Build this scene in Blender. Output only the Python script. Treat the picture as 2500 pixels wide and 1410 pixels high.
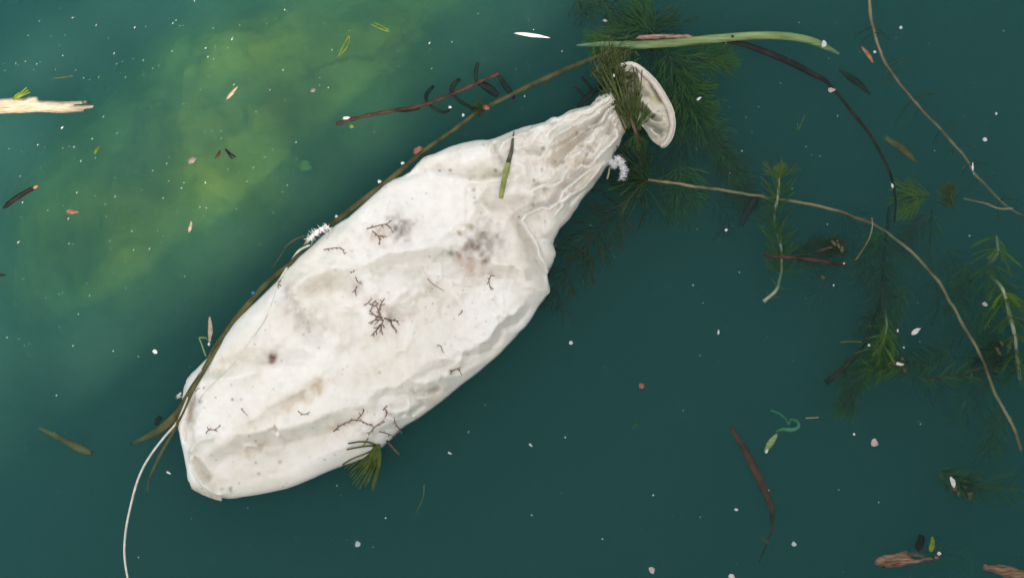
import bpy, math, random
import numpy as np
from mathutils import Vector, Matrix, Quaternion
from mathutils.geometry import delaunay_2d_cdt

R = math.radians
S = 0.00025            # one plan unit = 0.25 mm of water surface (the view is about 62 cm wide)
scene = bpy.context.scene
for o in list(bpy.data.objects):
    bpy.data.objects.remove(o)

# ------------------------------------------------------------------ camera, sky, sun, exposure
CAM_H = 1.0
cd = bpy.data.cameras.new('camera'); cam = bpy.data.objects.new('camera', cd)
scene.collection.objects.link(cam); scene.camera = cam
cam.location = (0, 0, CAM_H); cam.rotation_euler = (0, 0, 0)
cd.sensor_width = 36.0
cd.lens = 36.0 * CAM_H / (2500 * S)
cd.clip_start = 0.02; cd.clip_end = 400

SUN_ELEV = R(55)
N = Vector((0.625, -0.7806, 0)).normalized()      # towards the added jetty and the sun
T = Vector((0.7806, 0.625, 0)).normalized()       # along the added jetty edge
w = bpy.data.worlds.new('World'); scene.world = w; w.use_nodes = True
nt = w.node_tree; nt.nodes.clear()
sky = nt.nodes.new('ShaderNodeTexSky'); sky.sky_type = 'NISHITA'; sky.sun_disc = False
sky.sun_elevation = SUN_ELEV; sky.sun_rotation = math.atan2(N.x, N.y)
sky.air_density = 1.0; sky.dust_density = 3.0; sky.ozone_density = 1.0
hs = nt.nodes.new('ShaderNodeHueSaturation'); hs.inputs['Saturation'].default_value = 0.22
mx = nt.nodes.new('ShaderNodeMix'); mx.data_type = 'RGBA'; mx.blend_type = 'MULTIPLY'
mx.inputs[0].default_value = 1.0; mx.inputs[7].default_value = (1.0, 0.965, 0.915, 1)
bg = nt.nodes.new('ShaderNodeBackground'); bg.inputs['Strength'].default_value = 0.14
wo = nt.nodes.new('ShaderNodeOutputWorld')
nt.links.new(sky.outputs[0], hs.inputs['Color']); nt.links.new(hs.outputs[0], mx.inputs[6])
nt.links.new(mx.outputs[2], bg.inputs[0]); nt.links.new(bg.outputs[0], wo.inputs[0])

sl = bpy.data.lights.new('sun', 'SUN'); sun = bpy.data.objects.new('sun', sl)
scene.collection.objects.link(sun)
sl.energy = 2.5; sl.angle = R(0.53); sl.color = (1.0, 0.86, 0.62)
sd = N * math.cos(SUN_ELEV) + Vector((0, 0, math.sin(SUN_ELEV)))
sun.rotation_euler = sd.to_track_quat('Z', 'Y').to_euler()
sun.location = sd * 5

vs = scene.view_settings
vs.view_transform = 'Standard'; vs.look = 'None'; vs.gamma = 1.0; vs.use_curve_mapping = False
vs.exposure = 1.46
scene.render.engine = 'CYCLES'
cy = scene.cycles
cy.use_denoising = True
cy.max_bounces = 8; cy.diffuse_bounces = 3; cy.glossy_bounces = 2; cy.transmission_bounces = 3
cy.volume_bounces = 2; cy.transparent_max_bounces = 12
cy.sample_clamp_indirect = 4

# ------------------------------------------------------------------ helpers
def P(x, y, z=0.0):
    return Vector(((x - 1250) * S, (705 - y) * S, z * S))

def tag(o, label=None, cat=None, group=None, kind=None):
    if label: o['label'] = label
    if cat: o['category'] = cat
    if group: o['group'] = group
    if kind: o['kind'] = kind
    return o

def empty(name, loc, label, cat, group=None):
    o = bpy.data.objects.new(name, None); scene.collection.objects.link(o)
    o.empty_display_size = 0.005; o.location = loc
    return tag(o, label, cat, group)

def material(name, col, rough=0.6, spec=0.3, var=0.25, scale=300.0, bump=0.0, bscale=800.0, col2=None, trans=0.0, stretch=None):
    m = bpy.data.materials.new(name); m.use_nodes = True
    t = m.node_tree; b = t.nodes['Principled BSDF']
    b.inputs['Roughness'].default_value = rough
    b.inputs['Specular IOR Level'].default_value = spec
    tc = t.nodes.new('ShaderNodeTexCoord'); src = tc.outputs['Object']
    if stretch:
        mp = t.nodes.new('ShaderNodeMapping'); mp.inputs['Scale'].default_value = stretch
        t.links.new(src, mp.inputs[0]); src = mp.outputs[0]
    n = t.nodes.new('ShaderNodeTexNoise'); n.inputs['Scale'].default_value = scale; n.inputs['Detail'].default_value = 4
    t.links.new(src, n.inputs['Vector'])
    r = t.nodes.new('ShaderNodeValToRGB')
    c2 = col2 if col2 else tuple(min(1, c * (1 + var)) for c in col)
    c1 = tuple(c * (1 - var) for c in col)
    r.color_ramp.elements[0].position = 0.33; r.color_ramp.elements[1].position = 0.67
    r.color_ramp.elements[0].color = (*c1, 1); r.color_ramp.elements[1].color = (*c2, 1)
    t.links.new(n.outputs['Fac'], r.inputs[0]); t.links.new(r.outputs[0], b.inputs['Base Color'])
    if bump > 0:
        n2 = t.nodes.new('ShaderNodeTexNoise'); n2.inputs['Scale'].default_value = bscale; n2.inputs['Detail'].default_value = 5
        t.links.new(src, n2.inputs['Vector'])
        bp = t.nodes.new('ShaderNodeBump'); bp.inputs['Strength'].default_value = 0.6; bp.inputs['Distance'].default_value = bump
        t.links.new(n2.outputs['Fac'], bp.inputs['Height']); t.links.new(bp.outputs[0], b.inputs['Normal'])
    if trans > 0:
        out = t.nodes['Material Output']
        tr = t.nodes.new('ShaderNodeBsdfTranslucent'); ms = t.nodes.new('ShaderNodeMixShader'); ms.inputs[0].default_value = trans
        t.links.new(r.outputs[0], tr.inputs[0]); t.links.new(b.outputs[0], ms.inputs[1]); t.links.new(tr.outputs[0], ms.inputs[2])
        t.links.new(ms.outputs[0], out.inputs[0])
    return m

class MB:
    """collects plan-unit geometry for ONE mesh object"""
    def __init__(s): s.v = []; s.f = []
    def tube(s, pts, rad, sides=6, flat=1.0, up=None, caps=True):
        """pts: (x,y,z) plan units; rad: number or list; flat: thickness ratio across"""
        pts = [Vector(p if len(p) == 3 else (p[0], p[1], 0)) for p in pts]
        n = len(pts)
        rad = [rad] * n if isinstance(rad, (int, float)) else list(rad)
        base = len(s.v)
        prev = None
        for i, p in enumerate(pts):
            d = (pts[min(i + 1, n - 1)] - pts[max(i - 1, 0)])
            if d.length < 1e-9: d = Vector((1, 0, 0))
            d.normalize()
            ref = up or Vector((0, 0, 1))
            a = d.cross(ref)
            if a.length < 0.05: a = d.cross(Vector((0, 1, 0)))
            a.normalize(); b = a.cross(d).normalized()
            for k in range(sides):
                t = 2 * math.pi * k / sides
                s.v.append(p + (a * math.cos(t) + b * math.sin(t) * flat) * rad[i])
        for i in range(n - 1):
            for k in range(sides):
                k2 = (k + 1) % sides
                s.f.append((base + i * sides + k, base + i * sides + k2, base + (i + 1) * sides + k2, base + (i + 1) * sides + k))
        if caps:
            s.f.append(tuple(base + k for k in reversed(range(sides))))
            s.f.append(tuple(base + (n - 1) * sides + k for k in range(sides)))
        return s
    def build(s, name, m, parent=None, smooth=True, origin=None, plan=True):
        vv = [P(v[0], v[1], v[2]) for v in s.v] if plan else [Vector(v) for v in s.v]
        if parent is not None: org = parent.location.copy()
        elif origin is not None: org = Vector(origin)
        else: org = sum(vv, Vector()) / max(1, len(vv))
        me = bpy.data.meshes.new(name)
        me.from_pydata([tuple(v - org) for v in vv], [], s.f)
        if smooth:
            me.polygons.foreach_set('use_smooth', [True] * len(me.polygons))
        me.materials.append(m)
        o = bpy.data.objects.new(name, me); scene.collection.objects.link(o)
        if parent is not None: o.parent = parent
        else: o.location = org
        return o

def spline(pts, step=8.0):
    """Catmull-Rom through control tuples of any length; resampled roughly every step units"""
    pts = [tuple(map(float, p)) for p in pts]
    if len(pts) < 3: 
        a, b = pts[0], pts[-1]; L = math.dist(a[:2], b[:2]); n = max(2, int(L / step))
        return [tuple(a[k] + (b[k] - a[k]) * i / n for k in range(len(a))) for i in range(n + 1)]
    out = []
    ext = [tuple(2 * a - b for a, b in zip(pts[0], pts[1]))] + pts + [tuple(2 * a - b for a, b in zip(pts[-1], pts[-2]))]
    for i in range(1, len(ext) - 2):
        p0, p1, p2, p3 = ext[i - 1:i + 3]
        n = max(1, int(math.dist(p1[:2], p2[:2]) / step))
        for j in range(n):
            t = j / n
            out.append(tuple(0.5 * (2 * b + (c - a) * t + (2 * a - 5 * b + 4 * c - d) * t * t + (3 * b - a - 3 * c + d) * t ** 3)
                             for a, b, c, d in zip(p0, p1, p2, p3)))
    out.append(pts[-1])
    return out

class Noise2:
    def __init__(s, seed):
        s.g = np.random.RandomState(seed).rand(256, 256) * 2 - 1
    def __call__(s, x, y, wl):
        x = np.asarray(x, float) / wl + 37.3; y = np.asarray(y, float) / wl + 11.7
        xi = np.floor(x).astype(int); yi = np.floor(y).astype(int); fx = x - xi; fy = y - yi
        fx = fx ** 3 * (fx * (fx * 6 - 15) + 10); fy = fy ** 3 * (fy * (fy * 6 - 15) + 10)
        g = s.g; a = g[xi % 256, yi % 256]; b = g[(xi + 1) % 256, yi % 256]; c = g[xi % 256, (yi + 1) % 256]; d = g[(xi + 1) % 256, (yi + 1) % 256]
        return (a * (1 - fx) + b * fx) * (1 - fy) + (c * (1 - fx) + d * fx) * fy
nzA, nzB, nzC, nzD = Noise2(1), Noise2(2), Noise2(3), Noise2(4)

def poly_info(x, y, poly, closed=False):
    """distance, signed side, arc parameter 0..1 to a polyline"""
    poly = np.array(poly, float)[:, :2]
    if closed: poly = np.vstack([poly, poly[:1]])
    A = poly[:-1]; B = poly[1:]; D = B - A; L = np.hypot(D[:, 0], D[:, 1]) + 1e-9
    cum = np.concatenate([[0], np.cumsum(L)])
    best = np.full(x.shape, 1e18); side = np.zeros(x.shape); par = np.zeros(x.shape)
    for i in range(len(A)):
        px = x - A[i, 0]; py = y - A[i, 1]
        t = np.clip((px * D[i, 0] + py * D[i, 1]) / L[i] ** 2, 0, 1)
        qx = px - t * D[i, 0]; qy = py - t * D[i, 1]
        d2 = qx * qx + qy * qy
        m = d2 < best
        best = np.where(m, d2, best)
        cr = (D[i, 0] * py - D[i, 1] * px)
        side = np.where(m, np.sign(cr), side)
        par = np.where(m, (cum[i] + t * L[i]) / cum[-1], par)
    return np.sqrt(best), side, par

def inside(x, y, poly):
    poly = np.array(poly, float); n = len(poly); r = np.zeros(x.shape, bool)
    j = n - 1
    for i in range(n):
        xi, yi = poly[i]; xj, yj = poly[j]
        c = ((yi > y) != (yj > y)) & (x < (xj - xi) * (y - yi) / (yj - yi + 1e-12) + xi)
        r ^= c; j = i
    return r

# ------------------------------------------------------------------ water and lake bed
vm = bpy.data.materials.new('murky_green_water'); vm.use_nodes = True
t = vm.node_tree; t.nodes.clear()
out = t.nodes.new('ShaderNodeOutputMaterial')
vsn = t.nodes.new('ShaderNodeVolumeScatter'); vsn.inputs['Color'].default_value = (0.46, 0.90, 0.775, 1); vsn.inputs['Density'].default_value = 4.1
vsn.inputs['Anisotropy'].default_value = 0.0
van = t.nodes.new('ShaderNodeVolumeAbsorption'); van.inputs['Color'].default_value = (0.50, 0.78, 0.80, 1); van.inputs['Density'].default_value = 28.0
add = t.nodes.new('ShaderNodeAddShader')
t.links.new(vsn.outputs[0], add.inputs[0]); t.links.new(van.outputs[0], add.inputs[1]); t.links.new(add.outputs[0], out.inputs['Volume'])
W = 60.0
me = bpy.data.meshes.new('water'); zb = -2.2
me.from_pydata([(-W, -W, zb), (W, -W, zb), (W, W, zb), (-W, W, zb), (-W, -W, 0), (W, -W, 0), (W, W, 0), (-W, W, 0)], [],
               [(3, 2, 1, 0), (4, 5, 6, 7), (0, 1, 5, 4), (1, 2, 6, 5), (2, 3, 7, 6), (3, 0, 4, 7)])
me.materials.append(vm)
water = bpy.data.objects.new('water', me); scene.collection.objects.link(water)
tag(water, 'murky green lake water around the white balloon', kind='structure')

def bed_depth(x, y):
    """metres below the surface; x, y in plan units"""
    u = ((x - 500) * 0.78 - (y - 300) * 0.62) / 1450; v = ((x - 500) * 0.62 + (y - 300) * 0.78) / 600
    g = np.exp(-(u * u + v * v) ** 1.0)
    n = 0.8 * nzA(x, y, 300) + 0.7 * nzB(x, y, 140) + 0.3 * nzC(x, y, 60) + 0.10 * nzD(x, y, 28) + 0.06 * nzA(x, y, 13)
    d = 0.070 + g * 0.015 * n + 0.22 * (1 - g) ** 1.2 + 1.1 * (1 - g) ** 4
    return np.clip(d, 0.03, 3)
xs = np.concatenate([np.array([-60000, -20000, -8000, -4000, -2500]), np.arange(-500, 1500, 9), np.arange(1500, 3300, 40), np.array([4500, 7000, 12000, 30000, 60000])]).astype(float)
ys = np.concatenate([np.array([-60000, -20000, -8000, -4000, -2500]), np.arange(-600, 1300, 9), np.arange(1300, 2700, 40), np.array([4500, 7000, 12000, 30000, 60000])]).astype(float)
gx, gy = np.meshgrid(xs, ys); dz = bed_depth(gx, gy)
vv = np.stack([(gx - 1250) * S, (705 - gy) * S, -dz], -1).reshape(-1, 3)
nx_, ny_ = len(xs), len(ys)
ff = [(j * nx_ + i, (j + 1) * nx_ + i, (j + 1) * nx_ + i + 1, j * nx_ + i + 1) for j in range(ny_ - 1) for i in range(nx_ - 1)]
me = bpy.data.meshes.new('lake_bed'); me.from_pydata(vv.tolist(), [], ff)
me.polygons.foreach_set('use_smooth', [True] * len(me.polygons))
bm_ = material('algae_covered_lake_bed', (0.27, 0.20, 0.03), 0.9, 0.1, 0.35, 14, col2=(0.54, 0.36, 0.04), bump=0.004, bscale=90)
me.materials.append(bm_)
bed = bpy.data.objects.new('lake_bed', me); scene.collection.objects.link(bed)
tag(bed, 'yellow green algae covered lake bed far below the surface', kind='structure')

# ------------------------------------------------------------------ jetty (unseen, added so its deck and rail keep the sun off the balloon)
TAN = math.tan(SUN_ELEV)
DECK_Z = 0.70
edge0 = -0.105 + DECK_Z / TAN
jm = material('sunshade_timber', (0.20, 0.16, 0.11), 0.8, 0.2, 0.3, 6, bump=0.002, bscale=40, stretch=(1, 12, 1))
sunshade = empty('sunshade', N * (edge0 + 0.42), 'weathered timber jetty with a handrail, added out of view to shade the balloon', 'sunshade')
def box_np(name, c, dims, parent):
    """box with axes along T (length), N (width), z"""
    m = MB()
    a, b, h = dims
    for k in range(8):
        sx, sy, sz = (1 if k & 1 else -1), (1 if k & 2 else -1), (1 if k & 4 else -1)
        m.v.append(c + T * sx * a / 2 + N * sy * b / 2 + Vector((0, 0, sz * h / 2)))
    m.f = [(0, 2, 3, 1), (4, 5, 7, 6), (0, 1, 5, 4), (2, 6, 7, 3), (0, 4, 6, 2), (1, 3, 7, 5)]
    return m.build(name, jm, parent, smooth=False, plan=False)
rng = random.Random(5)
for k in range(6):
    box_np('plank', N * (edge0 + 0.07 + k * 0.146) + Vector((0, 0, DECK_Z - 0.018 + rng.uniform(-.001, .001))), (7.0, 0.14, 0.036), sunshade)
for t_ in (-3.2, -1.1, 1.1, 3.2):
    box_np('joist', T * t_ + N * (edge0 + 0.44) + Vector((0, 0, DECK_Z - 0.09)), (0.07, 0.80, 0.10), sunshade)
    for off in (0.10, 0.80):
        box_np('post', T * (t_ + 0.085) + N * (edge0 + off) + Vector((0, 0, -0.35)), (0.09, 0.09, 1.92), sunshade)
RAIL_Z = 1.65
rail_off = -0.375 + RAIL_Z / TAN
box_np('handrail', N * rail_off + Vector((0, 0, RAIL_Z)), (7.0, 0.13, 0.045), sunshade)  # rail placed so its shadow darkens the upper left corner
for t_ in (-2.9, 2.9):
    box_np('rail_post', T * t_ + N * rail_off + Vector((0, 0, (RAIL_Z + DECK_Z) / 2 - 0.02)), (0.07, 0.07, RAIL_Z - DECK_Z - 0.006), sunshade)

# ------------------------------------------------------------------ bank tree leaning over the jetty: unseen, added so its leaves break up the edge of the shade
barkm = material('grey_willow_bark', (0.16, 0.13, 0.10), 0.9, 0.2, 0.3, 20, bump=0.004, bscale=60)
leafm = material('willow_leaf', (0.07, 0.12, 0.03), 0.5, 0.4, 0.35, 3, trans=0.35)
bk = material('shade_bank_earth', (0.05,0.06,0.025), 0.9, 0.1, 0.4, 3, col2=(0.10,0.13,0.04), bump=0.02, bscale=12)
m = MB()
prof = [(2.3, -2.1), (2.7, -0.2), (3.2, 0.7), (4.0, 1.5), (5.2, 1.9), (9.0, 2.2), (30.0, 2.6), (30.0, -2.1)]
for a_ in (-40, -20, -8, -4, -2, 0, 2, 4, 8, 20, 40):
    for o_, z_ in prof: m.v.append(T * a_ + N * (o_ + .12 * math.sin(a_ * 1.7)) + Vector((0, 0, z_ + (.08 * math.cos(a_ * 2.3) if 0 < z_ else 0))))
np_ = len(prof)
for k in range(10):
    for j in range(np_): m.f.append((k * np_ + j, (k + 1) * np_ + j, (k + 1) * np_ + (j + 1) % np_, k * np_ + (j + 1) % np_))
m.f += [tuple(range(np_)), tuple(reversed(range(10 * np_, 11 * np_)))]
tag(m.build('shade_bank', bk, None, plan=False), 'grassy earth bank added out of view behind the jetty', kind='structure')  # unseen slope added to block low sky light from this side
shade_tree = empty('shade_willow', N * 4.6 + T * 0.6, 'unseen willow added to dapple the shade, leaning from the bank over the jetty', 'shade_tree')
m = MB()
def wl(a, o, z): v = T * a + N * o; return ((v.x / S) + 1250, 705 - v.y / S, z / S)
m.tube(spline([wl(0.6, 4.6, -1.4), wl(0.55, 4.4, 0.8), wl(0.5, 3.9, 2.2), wl(0.4, 3.2, 3.1)], 1500), [0.16 / S] * 3 + [0.10 / S] * 40 if False else 0.12 / S, 10)
m.build('trunk', barkm, shade_tree)
for k in range(7):
    a = -1.6 + k * 0.55; rr_ = random.Random(k)
    m = MB(); m.tube([wl(0.45, 3.5, 2.7), wl(0.5 * a + 0.3, 2.9, 3.0 + rr_.uniform(0, .4)), wl(a, 2.25, 3.0 + rr_.uniform(-.1, .3)), wl(a * 1.1, 1.95, 2.9)], [0.045 / S, 0.025 / S, 0.012 / S, 0.005 / S], 6)
    m.build('limb', barkm, shade_tree)
lr = np.random.RandomState(21)
V = []; F = []
def leaf(c, L, Wd):
    a = lr.randn(3); a[2] *= 0.5; a /= np.linalg.norm(a); b = np.cross(a, lr.randn(3)); b /= np.linalg.norm(b)
    i = len(V); V.extend([tuple(c - a * L / 2), tuple(c + b * Wd / 2), tuple(c + a * L / 2), tuple(c - b * Wd / 2)]); F.append((i, i + 1, i + 2, i + 3))
Tn, Nn = np.array(T), np.array(N)
for k in range(9000):  # leaf positions chosen by where their shadow lands on the water
    u_ = lr.rand(); o_ = -0.26 + 1.5 * u_ ** 0.9 if k > 700 else -0.27 + 0.19 * (1 - (1 - lr.rand()) ** 0.5) ** 0.75
    a_ = lr.uniform(-1.7, 1.7); z_ = lr.uniform(2.6, 3.6)
    if k <= 700: a_ = lr.uniform(-0.9, 0.9)
    leaf(Tn * a_ + Nn * (o_ + z_ / TAN) + np.array((0, 0, z_)), lr.uniform(0.03, 0.055), lr.uniform(0.012, 0.02))
for k in range(4200):  # extra leaf band added to darken the upper left corner
    o_ = -0.62 + 0.335 * lr.rand() ** 0.75; a_ = lr.uniform(-1.2, 1.2); z_ = lr.uniform(2.6, 3.6)
    leaf(Tn * a_ + Nn * (o_ + z_ / TAN) + np.array((0, 0, z_)), lr.uniform(0.03, 0.055), lr.uniform(0.014, 0.022))
me = bpy.data.meshes.new('crown'); me.from_pydata([tuple(np.array(v) - np.array(shade_tree.location)) for v in V], [], F); me.materials.append(leafm)
crown = bpy.data.objects.new('crown', me); scene.collection.objects.link(crown); crown.parent = shade_tree; crown['kind'] = 'stuff'
# ------------------------------------------------------------------ BALLOON
OUT = [(540,1215),(499,1203),(478,1192),(462,1178),(454,1144),(447,1108),(437,1058),(435,1030),(440,1000),(445,965),(452,935),(463,915),(475,903),(490,888),
 (506,872),(522,850),(538,828),(570,788),(601,757),(638,722),(674,687),(697,657),(725,630),(757,603),(790,572),(827,543),(850,530),(880,503),(920,467),(950,443),(983,429),
 (1000,419),(1010,408),(1022,395),(1040,381),(1062,374),(1090,361),(1113,353),(1140,346),(1170,341),(1190,341),(1207,337),(1225,330),(1243,322),(1265,314),(1287,307),(1308,303),(1330,297),
 (1340,290),(1350,285),(1362,285),(1373,280),(1385,272),(1397,267),(1418,262),(1440,257),(1450,246),(1457,237),(1477,226),(1492,222),(1506,232),(1518,262),(1530,292),(1528,318),(1520,333),(1514,352),
 (1505,366),(1494,385),(1484,402),(1474,417),(1466,430),(1457,443),(1448,456),(1439,466),(1426,480),(1416,494),(1410,506),(1401,518),(1392,532),(1380,545),(1368,557),(1361,570),(1354,583),(1351,596),
 (1355,608),(1358,620),(1354,632),(1350,645),(1343,658),(1337,670),(1341,690),(1344,711),(1336,722),(1328,734),(1317,748),(1307,765),(1297,781),(1283,799),(1270,811),(1260,823),(1248,836),(1237,847),
 (1217,868),(1190,891),(1163,914),(1130,938),(1100,963),(1077,982),(1043,1007),(1018,1024),(990,1040),(973,1053),(960,1068),(943,1083),(930,1094),(905,1110),(874,1124),(845,1134),(815,1145),(785,1158),
 (756,1171),(710,1189),(680,1197),(647,1204),(620,1209),(592,1213),(565,1217)]
# (polyline, amplitude, width on the left of travel (image up for rightward), width on the right, end taper)
FOLDS = [
 ([(500,1188),(525,1150),(560,1112),(600,1088),(660,1086),(720,1080),(790,1058),(850,1036),(905,1022)], -12, 24, 48),
 ([(468,1108),(530,1092),(590,1056),(650,1044),(720,1034),(790,1012),(870,975),(930,950)], 9, 34, 24),
 ([(463,1100),(478,1135),(497,1172),(530,1198),(575,1212)], 15, 10, 4),
 ([(472,1112),(500,1148),(514,1178)], -14, 12, 16),
 ([(463,1108),(500,1070),(548,1048)], 11, 5, 10),
 ([(452,1090),(459,1030),(470,985),(492,955)], -12, 5, 14),
 ([(590,1046),(640,1022),(690,986),(740,962),(790,940),(830,915)], -7, 10, 16),
 ([(484,925),(560,892),(640,872),(720,880),(800,870)], -10, 22, 18),
 ([(505,930),(580,915),(660,905)], 4, 14, 14),
 ([(735,720),(765,700),(800,685),(850,690),(905,715)], -10, 14, 22),
 ([(720,700),(760,672),(820,655),(880,655)], 7, 20, 14),
 ([(690,700),(715,745),(745,790),(790,835),(830,850)], -12, 22, 26),
 ([(872,684),(912,664),(950,648),(1000,643),(1063,637),(1113,636),(1150,652),(1197,664),(1257,678),(1287,708),(1300,736)], -10, 16, 34),
 ([(880,655),(940,625),(1000,612),(1060,606),(1110,600)], 9, 22, 14),
 ([(1150,620),(1200,640),(1260,650),(1300,685)], 7, 12, 10),
 ([(985,658),(1020,660),(1045,682),(1060,706),(1085,722)], -8, 9, 16),
 ([(1010,700),(1045,712),(1080,740)], 4, 12, 12),
 ([(915,745),(965,735),(1010,700)], 5, 14, 12),
 ([(940,770),(985,775),(1030,755)], -7, 12, 14),
 ([(850,745),(880,790),(860,850),(800,880)], -6, 22, 18),
 ([(960,560),(975,600),(965,630)], 5, 14, 12),
 ([(1030,410),(1080,419),(1139,431),(1189,433),(1235,428),(1270,432)], -13, 22, 9),
 ([(985,440),(1010,425),(1045,417)], -6, 8, 8),
 ([(1120,440),(1170,447),(1230,445)], 5, 8, 20),
 ([(1205,345),(1212,368),(1226,390),(1236,412)], -10, 8, 7),
 ([(1228,400),(1222,372),(1230,352),(1252,337),(1285,325),(1330,306),(1352,300)], 8, 6, 5),
 ([(1195,348),(1198,375),(1210,395)], 5, 6, 6),
 ([(1165,490),(1199,507),(1239,505),(1275,492),(1300,476)], -12, 14, 10),
 ([(1165,492),(1176,512),(1186,532)], -6, 5, 7),
 ([(1240,540),(1262,525),(1285,508),(1310,498)], -9, 10, 7),
 ([(1262,548),(1276,582),(1290,620),(1300,655)], -5, 14, 6),
 ([(1305,745),(1280,770),(1262,788),(1228,803),(1217,832),(1185,858),(1150,868),(1115,862)], -6, 12, 10),
 ([(1290,735),(1255,765),(1220,785),(1195,820),(1150,845)], 5, 8, 12),
 ([(1245,775),(1225,765),(1205,775)], 5, 7, 6),
 ([(1080,938),(1050,950),(1020,958),(1000,945)], -12, 12, 10),
 ([(1015,925),(1045,905),(1085,895),(1120,880)], -7, 10, 12),
 ([(1000,1000),(975,1016),(950,1010)], -7, 6, 6), ([(1000,975),(975,985),(955,992)], -5, 5, 6),
 ([(1045,985),(1020,998),(1005,1010)], -6, 6, 6), ([(930,1010),(960,1020),(985,1015)], 5, 6, 6),
 ([(1440,262),(1400,282),(1365,296),(1335,308)], -8, 8, 6), ([(1475,243),(1432,270),(1388,284),(1366,297),(1352,296)], 8, 5, 5),
 ([(1478,262),(1452,285),(1420,300),(1390,316),(1368,334),(1335,350),(1310,358)], 12, 12, 7),
 ([(1480,268),(1456,300),(1428,326),(1402,350),(1376,376),(1358,405),(1350,425)], -20, 6, 20),
 ([(1340,362),(1318,372),(1290,372),(1262,358)], -9, 9, 12),
 ([(1300,395),(1330,385),(1350,372)], 5, 10, 10),
 ([(1415,352),(1402,368),(1388,376),(1378,390)], 10, 6, 8), ([(1440,330),(1455,345),(1450,365)], -7, 8, 6),
 ([(1408,358),(1430,362),(1448,378)], -8, 6, 7), ([(1395,385),(1415,380),(1428,395)], 7, 6, 6),
 ([(1490,300),(1484,318),(1486,335)], -10, 5, 5), ([(1500,305),(1492,322),(1499,335)], 8, 5, 5),
 ([(1350,440),(1330,436),(1310,450)], 6, 6, 6), ([(1380,410),(1392,420),(1372,432)], 6, 6, 7),
 ([(1310,478),(1292,500),(1280,520)], 4, 8, 8), ([(1440,455),(1410,480),(1388,505)], -6, 5, 5),
 ([(1410,470),(1385,492),(1360,520),(1345,545)], 6, 6, 6), ([(1330,520),(1328,550),(1335,580)], 4, 8, 8),
 ([(678,1036),(684,1040),(690,1038)], -9, 6, 6), ([(680,1056),(688,1058),(695,1056)], 6, 9, 9),
 ([(600,1084),(622,1082),(645,1086)], 9, 10, 9),
]
# (edge polyline, drop, blend): the sheet right of travel lies lower
STEPS = [
 ([(1487,300),(1496,318),(1498,336),(1482,355),(1458,374),(1444,396),(1430,404),(1416,400),(1404,412),(1390,408),(1372,424),(1364,440),(1340,452),(1318,452),(1297,463),(1284,486)], 12, 2.2),
 ([(1450,398),(1434,415),(1400,442),(1368,466),(1360,488),(1340,506),(1322,505),(1302,513),(1280,524),(1267,542),(1284,567),(1304,602),(1312,630),(1326,650),(1337,672),(1344,705)], 22, 2.2),
 ([(1478,392),(1461,408),(1442,432),(1422,456),(1398,468),(1380,480),(1366,492),(1364,505),(1352,516)], 9, 2.0),
]
DARK = []  # dirt
_out_dense = spline(OUT + [OUT[0]], 6)[:-1]
OUTP = np.array(_out_dense)

def wobble(x, y):
    n = 1.0
    return x + 4.0 * nzA(x, y, 37) + 2.0 * nzB(x, y, 15), y + 4.0 * nzC(x, y, 37) + 2.0 * nzD(x, y, 15)

def region_w(x, y):
    """weight of the finely crumpled neck region 0..1"""
    u = (x - 1180) * 0.75 + (520 - y) * 0.66
    return np.clip(u / 160, 0, 1)

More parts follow.
